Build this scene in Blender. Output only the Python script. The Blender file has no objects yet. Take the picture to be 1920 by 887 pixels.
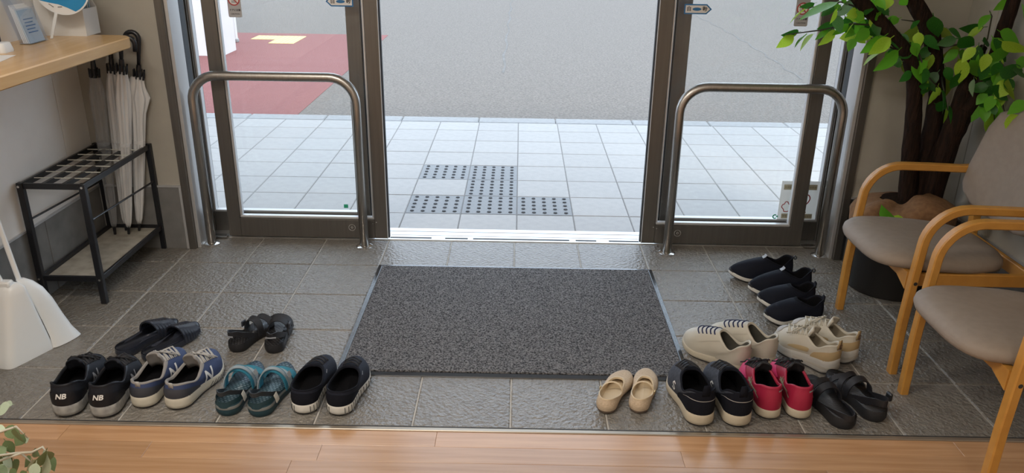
import bpy, math, random
import numpy as np
from mathutils import Vector, Matrix

random.seed(7)
SC = bpy.context.scene
COL = SC.collection
PI = math.pi

# ------------------------------------------------------------------ camera, sky, lights, exposure
cam_d = bpy.data.cameras.new('camera')
cam_d.sensor_width = 36.0
cam_d.lens = 1495.85 / 1920 * 36.0
cam_d.clip_start = 0.05
cam = bpy.data.objects.new('camera', cam_d)
COL.objects.link(cam)
cR = Vector((0.99983248, 0.01143308, 0.01429305))
cU = Vector((-0.01751487, 0.37093466, 0.92849378))
cF = Vector((-0.00531376, 0.92858859, -0.37107277))
m = Matrix((cR, cU, -cF)).transposed().to_4x4()
m.translation = Vector((0.0084, -3.5469, 1.4433))
cam.matrix_world = m
SC.camera = cam

world = bpy.data.worlds.new('overcast_sky')
SC.world = world
world.use_nodes = True
wn, wl = world.node_tree.nodes, world.node_tree.links
wn.clear()
w_out = wn.new('ShaderNodeOutputWorld')
w_bg = wn.new('ShaderNodeBackground')
w_tc = wn.new('ShaderNodeTexCoord')
w_sep = wn.new('ShaderNodeSeparateXYZ')
w_ramp = wn.new('ShaderNodeValToRGB')
wl.new(w_tc.outputs['Generated'], w_sep.inputs[0])
wl.new(w_sep.outputs['Z'], w_ramp.inputs[0])
w_ramp.color_ramp.elements[0].color = (0.67, 0.81, 1.0, 1)
w_ramp.color_ramp.elements[1].color = (0.76, 0.88, 1.0, 1)
wl.new(w_ramp.outputs[0], w_bg.inputs['Color'])
w_bg.inputs['Strength'].default_value = 3.0
wl.new(w_bg.outputs[0], w_out.inputs[0])

def lamp(name, kind, loc, energy, color=(1, 1, 1), size=None, size_y=None, rot=(0, 0, 0), angle=None):
    d = bpy.data.lights.new(name, kind)
    d.energy = energy
    d.color = color
    if kind == 'AREA':
        d.shape = 'RECTANGLE'
        d.size = size
        d.size_y = size_y or size
    if angle:
        d.angle = angle
    o = bpy.data.objects.new(name, d)
    o.location = loc
    o.rotation_euler = rot
    COL.objects.link(o)
    return o

# veiled sun, high and a little to the right of the street
lamp('hazy_sun', 'SUN', (3, 6, 8), 1.8, (1.0, 0.90, 0.76), rot=(math.radians(28), math.radians(22), 0), angle=math.radians(18))
# the ceiling lamps of the entrance hall, and an added fill at the end
lamp('ceiling_fill_lamp', 'AREA', (-1.0, -2.4, 2.46), 34, (1.0, 0.93, 0.84), 1.2, 0.3)
lamp('ceiling_fill_lamp', 'AREA', (0.5, -4.7, 2.46), 32, (1.0, 0.93, 0.84), 1.2, 0.3)

lamp('ceiling_fill_lamp', 'AREA', (-0.7, -3.4, 2.46), 18, (1.0, 0.95, 0.88), 1.2, 0.3)  # extra lamp added to brighten the left wall under the counter

SC.view_settings.view_transform = 'Standard'
SC.view_settings.look = 'None'
SC.view_settings.gamma = 1.0
SC.view_settings.use_curve_mapping = False
SC.view_settings.exposure = 0.0

# ------------------------------------------------------------------ materials
MATS = {}

def mat(name, color, rough=0.6, metal=0.0, spec=0.5, noise=None, bump=None, var=None, tone=0.0, coords='Object', trans=0.0, coat=0.0):
    """noise=(scale, color2, amount[, stretch]) mixes a second colour; bump=(scale, strength, distance); tone = brightness change per object"""
    if name in MATS:
        return MATS[name]
    mt = bpy.data.materials.new(name)
    mt.use_nodes = True
    n, l = mt.node_tree.nodes, mt.node_tree.links
    b = n['Principled BSDF']
    b.inputs['Roughness'].default_value = rough
    b.inputs['Metallic'].default_value = metal
    b.inputs['Specular IOR Level'].default_value = spec
    if coat:
        b.inputs['Coat Weight'].default_value = coat
        b.inputs['Coat Roughness'].default_value = 0.15
    col = None
    tc = n.new('ShaderNodeTexCoord')
    if noise:
        nz = n.new('ShaderNodeTexNoise')
        nz.inputs['Scale'].default_value = noise[0]
        nz.inputs['Detail'].default_value = 6
        src = tc.outputs[coords]
        if len(noise) > 3:
            mp = n.new('ShaderNodeMapping')
            mp.inputs['Scale'].default_value = noise[3]
            l.new(src, mp.inputs[0])
            src = mp.outputs[0]
        l.new(src, nz.inputs['Vector'])
        rp = n.new('ShaderNodeMapRange')
        rp.inputs['From Min'].default_value = 0.35
        rp.inputs['From Max'].default_value = 0.65
        rp.inputs['To Max'].default_value = noise[2]
        l.new(nz.outputs[0], rp.inputs[0])
        mx = n.new('ShaderNodeMix')
        mx.data_type = 'RGBA'
        mx.inputs[6].default_value = (*color, 1)
        mx.inputs[7].default_value = (*noise[1], 1)
        l.new(rp.outputs[0], mx.inputs[0])
        col = mx.outputs[2]
    if tone:
        oi = n.new('ShaderNodeObjectInfo')
        hs = n.new('ShaderNodeHueSaturation')
        mr = n.new('ShaderNodeMapRange')
        mr.inputs['To Min'].default_value = 1 - tone
        mr.inputs['To Max'].default_value = 1 + tone
        l.new(oi.outputs['Random'], mr.inputs[0])
        l.new(mr.outputs[0], hs.inputs['Value'])
        if col is not None:
            l.new(col, hs.inputs['Color'])
        else:
            hs.inputs['Color'].default_value = (*color, 1)
        col = hs.outputs[0]
    if col is not None:
        l.new(col, b.inputs['Base Color'])
    else:
        b.inputs['Base Color'].default_value = (*color, 1)
    if bump:
        nb = n.new('ShaderNodeTexNoise')
        nb.inputs['Scale'].default_value = bump[0]
        nb.inputs['Detail'].default_value = 3
        src = tc.outputs[coords]
        if len(bump) > 3:
            mp = n.new('ShaderNodeMapping')
            mp.inputs['Scale'].default_value = bump[3]
            l.new(src, mp.inputs[0])
            src = mp.outputs[0]
        l.new(src, nb.inputs['Vector'])
        bp = n.new('ShaderNodeBump')
        bp.inputs['Strength'].default_value = bump[1]
        bp.inputs['Distance'].default_value = bump[2]
        l.new(nb.outputs[0], bp.inputs['Height'])
        l.new(bp.outputs[0], b.inputs['Normal'])
    if trans:
        tl = n.new('ShaderNodeBsdfTranslucent')
        tl.inputs[0].default_value = (*color, 1)
        ms = n.new('ShaderNodeMixShader')
        ms.inputs[0].default_value = trans
        l.new(b.outputs[0], ms.inputs[1])
        l.new(tl.outputs[0], ms.inputs[2])
        l.new(ms.outputs[0], n['Material Output'].inputs[0])
    MATS[name] = mt
    return mt

def glass(name, tint=(0.93, 0.97, 0.97), rough=0.0, refl=1.0, haze=0.0):
    mt = bpy.data.materials.new(name)
    mt.use_nodes = True
    n, l = mt.node_tree.nodes, mt.node_tree.links
    n.clear()
    out = n.new('ShaderNodeOutputMaterial')
    tr = n.new('ShaderNodeBsdfTransparent')
    tr.inputs[0].default_value = (*tint, 1)
    gl = n.new('ShaderNodeBsdfGlossy')
    gl.inputs['Roughness'].default_value = rough
    fr = n.new('ShaderNodeFresnel')
    fr.inputs[0].default_value = 1.45
    mul = n.new('ShaderNodeMath')
    mul.operation = 'MULTIPLY'
    mul.inputs[1].default_value = refl
    mix = n.new('ShaderNodeMixShader')
    l.new(fr.outputs[0], mul.inputs[0])
    geo_ = n.new('ShaderNodeNewGeometry')      # no mirror on the inner side of the sheet
    inv = n.new('ShaderNodeMath')
    inv.operation = 'SUBTRACT'
    inv.inputs[0].default_value = 1.0
    l.new(geo_.outputs['Backfacing'], inv.inputs[1])
    m3 = n.new('ShaderNodeMath')
    m3.operation = 'MULTIPLY'
    l.new(mul.outputs[0], m3.inputs[0])
    l.new(inv.outputs[0], m3.inputs[1])
    l.new(m3.outputs[0], mix.inputs[0])
    l.new(tr.outputs[0], mix.inputs[1])
    l.new(gl.outputs[0], mix.inputs[2])
    last = mix.outputs[0]
    if haze:
        df = n.new('ShaderNodeBsdfDiffuse')
        df.inputs[0].default_value = (0.8, 0.82, 0.82, 1)
        m2 = n.new('ShaderNodeMixShader')
        m2.inputs[0].default_value = haze
        l.new(last, m2.inputs[1])
        l.new(df.outputs[0], m2.inputs[2])
        last = m2.outputs[0]
    l.new(last, out.inputs[0])
    MATS[name] = mt
    return mt

M_TILE = mat('slate_tile', (0.228, 0.211, 0.184), 0.34, spec=0.75, noise=(26, (0.170, 0.156, 0.136), 0.8), bump=(75, 1.0, 0.010), tone=0.06, coords='Object')
M_GROUT = mat('pale_grout', (0.50, 0.48, 0.44), 0.85, noise=(40, (0.36, 0.34, 0.31), 0.7))
M_PORCH = mat('porch_tile', (0.365, 0.35, 0.335), 0.5, noise=(22, (0.315, 0.302, 0.29), 0.7), bump=(110, 0.5, 0.002), tone=0.04)
M_PGROUT = mat('porch_grout', (0.21, 0.205, 0.20), 0.9)
M_TACT = mat('tactile_tile', (0.22, 0.23, 0.24), 0.6, noise=(60, (0.26, 0.27, 0.28), 0.8), bump=(120, 0.4, 0.002), tone=0.05)
M_STUD = mat('black_stud', (0.012, 0.012, 0.016), 0.5)
M_CURB = mat('concrete_curb', (0.33, 0.335, 0.34), 0.8, noise=(30, (0.28, 0.28, 0.28), 0.8))
M_STEEL = mat('brushed_steel', (0.46, 0.44, 0.41), 0.34, 1.0, noise=(3, (0.40, 0.385, 0.36), 1.0, (60, 60, 1)))
M_FRAME = mat('bronze_aluminium', (0.175, 0.163, 0.148), 0.42, 0.75, noise=(4, (0.155, 0.145, 0.13), 1.0, (30, 30, 1)))
M_FRAMEL = mat('silver_aluminium', (0.62, 0.62, 0.62), 0.40, 0.6)
M_RUBBER = mat('black_gasket', (0.02, 0.022, 0.025), 0.6)
M_WALL = mat('cream_wallpaper', (0.86, 0.835, 0.79), 0.85, noise=(9, (0.82, 0.795, 0.75), 0.8), bump=(260, 0.12, 0.002))
M_WALLD = mat('shaded_cream_wallpaper', (0.40, 0.375, 0.32), 0.85, noise=(9, (0.365, 0.34, 0.29), 0.8), bump=(260, 0.12, 0.002))  # cream wallpaper with the shade of right and door walls put into its colour
M_DADO = mat('dado_tile', (0.20, 0.195, 0.185), 0.5, noise=(14, (0.15, 0.147, 0.14), 0.9), bump=(160, 0.25, 0.0015), tone=0.05)
M_CEIL = mat('ceiling_board', (0.75, 0.74, 0.71), 0.9)
M_BLACK = mat('black_paint', (0.012, 0.013, 0.016), 0.35)
M_WHITEP = mat('white_plastic', (0.72, 0.735, 0.73), 0.32)
M_CHROME = mat('chrome', (0.75, 0.74, 0.72), 0.2, 1.0)

# ------------------------------------------------------------------ mesh helpers
class MB:
    def __init__(self):
        self.v, self.f = [], []

    def add(self, vs, fs):
        o = len(self.v)
        self.v += [tuple(float(c) for c in p) for p in vs]
        self.f += [tuple(o + i for i in q) for q in fs]
        return self

    def box(self, x0, x1, y0, y1, z0, z1, b=0.0):
        if b <= 0:
            vs = [(x, y, z) for z in (z0, z1) for y in (y0, y1) for x in (x0, x1)]
            return self.add(vs, [(0, 2, 3, 1), (4, 5, 7, 6), (0, 1, 5, 4), (1, 3, 7, 5), (3, 2, 6, 7), (2, 0, 4, 6)])
        def ring(i, z):
            return [(x0 + i, y0, z), (x1 - i, y0, z), (x1, y0 + i, z), (x1, y1 - i, z), (x1 - i, y1, z), (x0 + i, y1, z), (x0, y1 - i, z), (x0, y0 + i, z)]
        def inr(z):
            return [(min(max(x, x0 + b), x1 - b), min(max(y, y0 + b), y1 - b), z) for x, y, _ in ring(b, z)]
        return self.loft([inr(z0), ring(b, z0 + b), ring(b, z1 - b), inr(z1)])

    def loft(self, loops, cap=True, closed=True, flip=False):
        k = len(loops[0])
        vs = [p for lp in loops for p in lp]
        fs = []
        n = len(loops)
        for a in range(n - 1):
            for i in range(k if closed else k - 1):
                j = (i + 1) % k
                q = (a * k + i, a * k + j, (a + 1) * k + j, (a + 1) * k + i)
                fs.append(q[::-1] if flip else q)
        if cap:
            c0 = tuple(range(k))
            c1 = tuple((n - 1) * k + i for i in range(k))
            fs += [c0 if flip else c0[::-1], c1[::-1] if flip else c1]
        return self.add(vs, fs)

    def tube(self, pts, r, n=8, cap=True, squash=None):
        pts = [Vector(p) for p in pts]
        rs = r if isinstance(r, (list, tuple)) else [r] * len(pts)
        loops = []
        ref = None
        for i, p in enumerate(pts):
            t = (pts[min(i + 1, len(pts) - 1)] - pts[max(i - 1, 0)]).normalized()
            if ref is None:
                ref = Vector((0, 0, 1)) if abs(t.z) < 0.9 else Vector((1, 0, 0))
            u = (ref - t * ref.dot(t)).normalized()
            w = t.cross(u)
            ref = u
            loops.append([p + (u * math.cos(2 * PI * k / n) + w * math.sin(2 * PI * k / n)) * rs[i] for k in range(n)])
        return self.loft(loops, cap)

    def cyl(self, p, r, h, n=16, r2=None, b=0.0):
        x, y, z = p
        r2 = r if r2 is None else r2
        def lp(rr, zz):
            return [(x + rr * math.cos(2 * PI * k / n), y + rr * math.sin(2 * PI * k / n), zz) for k in range(n)]
        if b:
            return self.loft([lp(r - b, z), lp(r, z + b), lp(r2, z + h - b), lp(r2 - b, z + h)])
        return self.loft([lp(r, z), lp(r2, z + h)])

    def ribbon(self, pts, side, width, thick):
        """flat strap along pts; side = width direction (one or per point)"""
        pts = [Vector(p) for p in pts]
        loops = []
        for i, p in enumerate(pts):
            t = (pts[min(i + 1, len(pts) - 1)] - pts[max(i - 1, 0)]).normalized()
            s = Vector(side[i] if isinstance(side, list) else side)
            s = (s - t * s.dot(t)).normalized()
            nn = t.cross(s)
            w = width[i] if isinstance(width, (list, tuple)) else width
            loops.append([p - s * w / 2, p - s * w / 2 + nn * thick, p + s * w / 2 + nn * thick, p + s * w / 2])
        return self.loft(loops)

    def sweep_rect(self, pts, side, w, h):
        """bent bar of section w (along side) by h"""
        pts = [Vector(p) for p in pts]
        s = Vector(side).normalized()
        loops = []
        c = min(w, h) * 0.14
        for i, p in enumerate(pts):
            t = (pts[min(i + 1, len(pts) - 1)] - pts[max(i - 1, 0)]).normalized()
            nn = t.cross(s).normalized()
            a, b = w / 2, h / 2
            q = [(-a + c, -b), (a - c, -b), (a, -b + c), (a, b - c), (a - c, b), (-a + c, b), (-a, b - c), (-a, -b + c)]
            loops.append([p + s * x + nn * y for x, y in q])
        return self.loft(loops)

    def build(self, name, mt, parent=None, smooth=False, **props):
        me = bpy.data.meshes.new(name)
        me.from_pydata(self.v, [], self.f)
        me.validate()
        if mt:
            me.materials.append(mt)
        if smooth:
            me.polygons.foreach_set('use_smooth', [True] * len(me.polygons))
            if smooth != 'all':
                try:
                    me.set_sharp_from_angle(angle=math.radians(38 if smooth is True else smooth))
                except Exception:
                    pass
        me.update()
        return link(name, me, parent, **props)

def link(name, me, parent=None, **props):
    o = bpy.data.objects.new(name, me)
    COL.objects.link(o)
    if parent is not None:
        o.parent = parent
    for k, v in props.items():
        o[k] = v
    return o

def empty(name, loc=(0, 0, 0), rz=0.0, **props):
    o = bpy.data.objects.new(name, None)
    o.empty_display_size = 0.05
    o.location = loc
    o.rotation_euler = (0, 0, rz)
    COL.objects.link(o)
    for k, v in props.items():
        o[k] = v
    return o

def fix_normals(o):
    import bmesh
    bm = bmesh.new()
    bm.from_mesh(o.data)
    bmesh.ops.recalc_face_normals(bm, faces=bm.faces)
    bm.to_mesh(o.data)
    bm.free()
    return o

TEXTC = {}

def text_geo(s, size, bold=0.0):
    if (s, size, bold) in TEXTC:
        return TEXTC[(s, size, bold)]
    cu = bpy.data.curves.new('lettering', 'FONT')
    cu.body = s
    cu.size = size
    cu.offset = bold * size
    cu.align_x = 'CENTER'
    cu.align_y = 'CENTER'
    cu.resolution_u = 3
    o = bpy.data.objects.new('lettering', cu)
    COL.objects.link(o)
    dg = bpy.context.evaluated_depsgraph_get()
    me = bpy.data.meshes.new_from_object(o.evaluated_get(dg))
    g = ([tuple(v.co) for v in me.vertices], [tuple(p.vertices) for p in me.polygons])
    bpy.data.objects.remove(o)
    bpy.data.meshes.remove(me)
    bpy.data.curves.remove(cu)
    TEXTC[(s, size, bold)] = g
    return g

def fine(geo, mx=0.005):
    """split a flat outline into small triangles so that it can follow a curved surface"""
    out = []
    todo = []
    for f in geo[1]:
        for i in range(1, len(f) - 1):
            todo.append([Vector(geo[0][q]).to_2d() if len(geo[0][q]) > 2 else Vector(geo[0][q]) for q in (f[0], f[i], f[i + 1])])
    while todo:
        t = todo.pop()
        e = [(t[(i + 1) % 3] - t[i]).length for i in range(3)]
        k = e.index(max(e))
        if e[k] > mx:
            a, b, c = t[k], t[(k + 1) % 3], t[(k + 2) % 3]
            md = (a + b) / 2
            todo += [[a, md, c], [md, b, c]]
        else:
            out.append(t)
    return [tuple(q) for t in out for q in t], [(3 * i, 3 * i + 1, 3 * i + 2) for i in range(len(out))]

def disc(mb, c, r, ux, uy, n=28, r_in=0.0, a0=0, a1=2 * PI, sy=1.0):
    c, ux, uy = Vector(c), Vector(ux), Vector(uy)
    vs, fs = [], []
    full = abs(a1 - a0 - 2 * PI) < 1e-6
    k = n if full else n + 1
    for i in range(k):
        a = a0 + (a1 - a0) * i / n
        d = ux * math.cos(a) + uy * math.sin(a) * sy
        vs.append(c + d * r)
        if r_in:
            vs.append(c + d * r_in)
    if r_in:
        for i in range(n):
            j = (i + 1) % k
            fs.append((2 * i, 2 * j, 2 * j + 1, 2 * i + 1))
    else:
        fs.append(tuple(range(k)))
    mb.add(vs, fs)
# ------------------------------------------------------------------ the setting
XL, XR, YW, YB, ZC = -1.88, 1.86, -0.145, -6.6, 2.5
S3 = 0.3

# entrance tile floor, one tile each
fl = MB().box(XL - 0.02, XR + 0.02, -1.512, 0.0, -0.06, -0.0035).build('floor', M_GROUT, kind='structure')
def tile_mesh(name, mt, w, d, h=0.012, bev=0.0035):
    a, b = w / 2, d / 2
    lo = [(-a, -b, -h), (a, -b, -h), (a, b, -h), (-a, b, -h)]
    md = [(x, y, -bev * 0.8) for x, y, _ in lo]
    hi = [(x * (1 - bev / a), y * (1 - bev / b), 0) for x, y, _ in lo]
    o = MB().loft([lo, md, hi])
    me = bpy.data.meshes.new(name)
    me.from_pydata(o.v, [], o.f)
    me.materials.append(mt)
    return me
t_full = tile_mesh('tile', M_TILE, 0.2955, 0.2955)
t_top = tile_mesh('tile', M_TILE, 0.2955, 0.296)
t_lft = tile_mesh('tile', M_TILE, 0.078, 0.2955)
t_rgt = tile_mesh('tile', M_TILE, 0.058, 0.2955)
for j in range(5):
    yc = -1.36 + 0.3 * j
    for i in range(-6, 6):
        o = link('tile', t_full, fl)
        o.location = (0.15 + 0.3 * i, yc, random.uniform(-0.0006, 0.0006))
    o = link('tile', t_lft, fl)
    o.location = (-1.8415, yc, 0)
    o = link('tile', t_rgt, fl)
    o.location = (1.8315, yc, 0)

# threshold rail under the sliding doors
th = MB().box(-1.5, 1.5, 0.0, 0.15, -0.06, 0.001).build('trim_1', mat('threshold_steel', (0.78, 0.77, 0.75), 0.36, 0.9, noise=(5, (0.68, 0.67, 0.65), 1.0, (1, 60, 60))), kind='structure')
for a, b in ((-0.6, -0.40), (-0.335, -0.225), (-0.20, 0.265), (0.295, 0.395), (0.455, 0.6)):
    MB().box(a, b, 0.016, 0.032, -0.004, 0.0016).build('guide_slot', M_RUBBER, th)
MB().box(-1.5, 1.5, 0.105, 0.112, -0.004, 0.0014).build('drain_line', mat('grey_slot', (0.25, 0.25, 0.25), 0.6), th)
MB().box(-0.6, 0.6, 0.055, 0.060, -0.004, 0.0014).build('rail_line', MATS['grey_slot'], th)

# wooden hall floor, plank by plank
M_PLANK = mat('oak_laminate', (0.49, 0.29, 0.155), 0.24, spec=0.75, noise=(2.2, (0.38, 0.205, 0.10), 0.85, (1.2, 26, 1)), tone=0.17, bump=(8, 0.12, 0.001, (1, 40, 1)))
wf = MB().box(XL, XR, YB, -1.532, -0.06, -0.003).build('floor', mat('dark_joint', (0.06, 0.035, 0.02), 0.8), kind='structure')
rows_y = [-1.532 - 0.074 * k for k in range(0, 14)]
starts = {0: (-1.33, -0.22, 1.33), 1: (-1.05, -0.55, 0.50, 1.62), 2: (-0.62, 0.9), 3: (-1.2, 0.1, 1.1)}
for k in range(13):
    y1, y0 = rows_y[k], rows_y[k + 1]
    cuts = [XL] + list(starts.get(k, [])) + [XR]
    if k not in starts:
        cuts = [XL, XL + 0.4 + (k * 0.37) % 0.8, XL + 1.6 + (k * 0.53) % 0.7, XL + 2.9 + (k * 0.29) % 0.5, XR]
    for a, b in zip(cuts[:-1], cuts[1:]):
        me = tile_mesh('plank', M_PLANK, b - a - 0.0006, y1 - y0 - 0.0005, 0.012, 0.0008)
        o = link('plank', me, wf)
        o.location = ((a + b) / 2, (y0 + y1) / 2, 0)
MB().box(XL, XR, YB, rows_y[13], -0.02, 0.0).build('planking', M_PLANK, wf, kind='stuff')
tr2 = MB().box(XL, XR, -1.532, -1.512, -0.03, 0.0035, 0.002).build('trim_2', mat('edge_strip', (0.36, 0.31, 0.25), 0.3, 0.6), kind='structure')
MB().box(XL, XR, -1.5165, -1.5125, -0.02, 0.0042).build('sealant_line', M_RUBBER, tr2)

# walls, dado tiles, ceiling
DZ = 0.303
wl_ = MB().box(XL - 0.12, XL, YB, YW, DZ, ZC).build('wall_left', mat('wall_core', (0.2, 0.19, 0.17), 0.9), kind='structure')
for a, b in ((YB, -3.95), (-3.947, -2.15), (-2.147, -0.346), (-0.342, YW)):
    MB().box(XL, XL + 0.006, a, b, DZ, ZC, 0.0015).build('wall_panel', M_WALL, wl_)
wr_ = MB().box(XR, XR + 0.12, YB, YW, DZ, ZC).build('wall_right', MATS['wall_core'], kind='structure')
for a, b in ((YB, -3.95), (-3.947, -2.15), (-2.147, -0.346), (-0.342, YW)):
    MB().box(XR - 0.006, XR, a, b, DZ, ZC, 0.0015).build('wall_panel', M_WALLD, wr_)
def dado_run(wall, axis, at, spans, sgn):
    for a, b in spans:
        mb = MB()
        if axis == 'x':
            mb.box(min(at, at + sgn * 0.010), max(at, at + sgn * 0.010), a + 0.0015, b - 0.0015, 0.0, DZ - 0.006, 0.0015)
        else:
            mb.box(a + 0.0015, b - 0.0015, min(at, at + sgn * 0.010), max(at, at + sgn * 0.010), 0.0, DZ - 0.006, 0.0015)
        mb.build('dado_tile', M_DADO, wall)
for w_, x_, s_ in ((wl_, XL, 1), (wr_, XR, -1)):
    MB().box(min(x_, x_ - s_ * 0.12), max(x_, x_ - s_ * 0.12), YB, YW, -0.06, DZ).build('dado_backing', M_GROUT, w_)
    dado_run(w_, 'x', x_, ((-1.51, -1.195), (-1.195, -0.595), (-0.595, YW - 0.011)), s_)
    MB().box(min(x_, x_ + s_ * 0.014), max(x_, x_ + s_ * 0.014), -1.51, YW, DZ - 0.006, DZ + 0.002).build('dado_cap', M_FRAMEL, w_)
    MB().box(min(x_, x_ + s_ * 0.012), max(x_, x_ + s_ * 0.012), YB, -1.512, 0.0, 0.06, 0.003).build('skirting', mat('skirting_brown', (0.2, 0.15, 0.11), 0.6), w_)

# door wall: two stub walls and the piece above the doors
wf_ = MB().box(XL - 0.12, -1.50, YW, YW + 0.25, DZ, ZC).box(1.50, XR + 0.12, YW, YW + 0.25, DZ, ZC).box(-1.50, 1.50, YW, YW + 0.25, 2.16, ZC).build('wall_front', M_WALLD, kind='structure')
MB().box(XL - 0.12, -1.50, YW, YW + 0.25, -0.06, DZ).build('dado_backing', M_GROUT, wf_)
MB().box(1.50, XR + 0.12, YW, YW + 0.25, -0.06, DZ).build('dado_backing', M_GROUT, wf_)
dado_run(wf_, 'y', YW, ((XL + 0.011, -1.512), (1.512, XR - 0.011)), -1)
for a, b in ((XL + 0.012, -1.50), (1.50, XR - 0.012)):
    MB().box(a, b, YW - 0.014, YW, DZ - 0.006, DZ + 0.002).build('dado_cap', M_FRAMEL, wf_)
MB().box(-1.512, -1.500, YW - 0.012, YW, 0, DZ - 0.006).build('edge_trim', M_FRAMEL, wf_)
MB().box(1.500, 1.512, YW - 0.012, YW, 0, DZ - 0.006).build('edge_trim', M_RUBBER, wf_)
wb_ = MB().box(XL - 0.12, XR + 0.12, YB - 0.12, YB, -0.06, ZC).build('wall_back', M_WALL, kind='structure')
MB().box(XL - 0.12, XR + 0.12, YB - 0.12, YW + 0.25, ZC, ZC + 0.1).build('ceiling', M_CEIL, kind='structure')

# jambs around the door opening
for k, s in enumerate((-1, 1)):
    jb = empty('trim_%d' % (k + 3), (0, 0, 0), kind='structure')
    x = sorted((s * 1.50, s * 1.468))
    MB().box(x[0], x[1], YW - 0.016, 0.16, 0, 2.16, 0.0015).build('outer_jamb', M_FRAME, jb)
    x = sorted((s * 1.4675, s * 1.452))
    MB().box(x[0], x[1], YW + 0.002, -0.032, 0, 2.16, 0.001).build('jamb_plate', M_FRAMEL, jb)
    MB().box(x[0], x[1], -0.03, 0.02, 0, 2.16, 0.001).build('jamb_channel', M_RUBBER, jb)
hd = MB().box(-1.468, 1.468, YW - 0.016, 0.16, 2.06, 2.16, 0.002).build('trim_5', M_FRAME, kind='structure')

# ---- sliding leaves and the fixed side lights
M_GLASS = glass('clear_glass', (0.985, 0.99, 0.99), haze=0.008)
def pane(name, parent, x0, x1, y, z0, z1, t=0.006):
    return MB().box(x0, x1, y - t / 2, y + t / 2, z0, z1).build(name, M_GLASS, parent)

M_PAPER = mat('white_print', (0.75, 0.74, 0.72), 0.6)
M_GREYST = mat('grey_sticker', (0.42, 0.42, 0.43), 0.5)
M_REDP = mat('red_print', (0.42, 0.05, 0.05), 0.5)
M_INK = mat('black_print', (0.02, 0.02, 0.022), 0.5)
M_BLUEP = mat('blue_print', (0.03, 0.17, 0.40), 0.5)
M_GREENP = mat('green_print', (0.03, 0.42, 0.24), 0.5)

def flat(geo, x, z, y, sx=1.0, up=1.0):
    """flat lettering standing in the door plane, read from the hall"""
    return [(x + p[0] * sx, y, z + p[1] * up) for p in geo[0]], geo[1]

def auto_sticker(parent, xc, zc, y, direction):
    """blue-edged arrow label with two characters and a lens-shaped mark"""
    d = direction
    w, h = 0.118, 0.042
    def poly(i, yy):
        return [(xc - d * (w / 2 - i), yy, zc - h / 2 + i), (xc + d * (w / 2 - 0.022 - i * 0.4), yy, zc - h / 2 + i), (xc + d * (w / 2 - i * 1.4), yy, zc), (xc + d * (w / 2 - 0.022 - i * 0.4), yy, zc + h / 2 - i), (xc - d * (w / 2 - i), yy, zc + h / 2 - i)]
    st = MB().loft([poly(0, y), poly(0, y - 0.0008)]).build('arrow_sticker', M_BLUEP, parent, label='blue edged arrow sticker reading 自動')
    MB().loft([poly(0.0055, y - 0.0007), poly(0.0055, y - 0.0012)]).build('sticker_face', M_PAPER, st)
    t = MB()
    t.add(*flat(text_geo('自', 0.022, 0.012), xc - 0.034 - d * 0.005, zc, y - 0.0016))
    t.add(*flat(text_geo('動', 0.022, 0.012), xc + 0.034 - d * 0.005, zc, y - 0.0016))
    t.build('lettering', M_INK, st)
    e = MB()
    disc(e, (xc - d * 0.005, y - 0.0015, zc), 0.019, (1, 0, 0), (0, 0, 1), 20, 0.0, sy=0.36)
    e.build('lens_mark', M_BLUEP, st)

def caution_sticker(parent, xc, zb, y):
    w, h = 0.058, 0.118
    c = 0.006
    def rr(yy, i=0.0):
        pts = []
        for cx, cz, a in ((xc + w / 2 - c, zb + c, -90), (xc + w / 2 - c, zb + h - c, 0), (xc - w / 2 + c, zb + h - c, 90), (xc - w / 2 + c, zb + c, 180)):
            for k in range(4):
                t = math.radians(a + k * 30)
                pts.append((cx + (c - i) * math.cos(t), yy, cz + (c - i) * math.sin(t)))
        return pts
    st = MB().loft([rr(y), rr(y - 0.0008)]).build('caution_sticker', M_GREYST, parent, label='grey caution sticker with red no-touching sign')
    zc = zb + 0.074
    e = MB()
    disc(e, (xc, y - 0.001, zc), 0.0235, (1, 0, 0), (0, 0, 1), 28)
    e.build('sign_disc', M_PAPER, st)
    hnd = MB()
    for k, (dx, ln) in enumerate(((-0.009, 0.011), (-0.003, 0.014), (0.003, 0.0135), (0.009, 0.010))):
        hnd.box(xc + dx - 0.0022, xc + dx + 0.0022, y - 0.0014, y - 0.0011, zc - 0.002, zc + ln)
    hnd.box(xc - 0.0112, xc + 0.0112, y - 0.0014, y - 0.0011, zc - 0.014, zc - 0.003)
    hnd.build('hand_mark', M_GREYST, st)
    r = MB()
    disc(r, (xc, y - 0.0017, zc), 0.0255, (1, 0, 0), (0, 0, 1), 30, 0.0205)
    q = Vector((1, 0, -1)).normalized()
    pq = Vector((1, 0, 1)).normalized()
    c0 = Vector((xc, y - 0.0017, zc))
    r.add([c0 - q * 0.021 - pq * 0.0022, c0 + q * 0.021 - pq * 0.0022, c0 + q * 0.021 + pq * 0.0022, c0 - q * 0.021 + pq * 0.0022], [(0, 1, 2, 3)])
    r.build('prohibition_ring', M_REDP, st)
    t = MB()
    t.add(*flat(text_geo('ドアに注意', 0.0104, 0.018), xc + 0.001, zb + 0.030, y - 0.0016, 0.92))
    t.add(*flat(text_geo('CAUTION', 0.0085, 0.012), xc + 0.001, zb + 0.014, y - 0.0016))
    t.build('lettering', M_INK, st)

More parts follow.
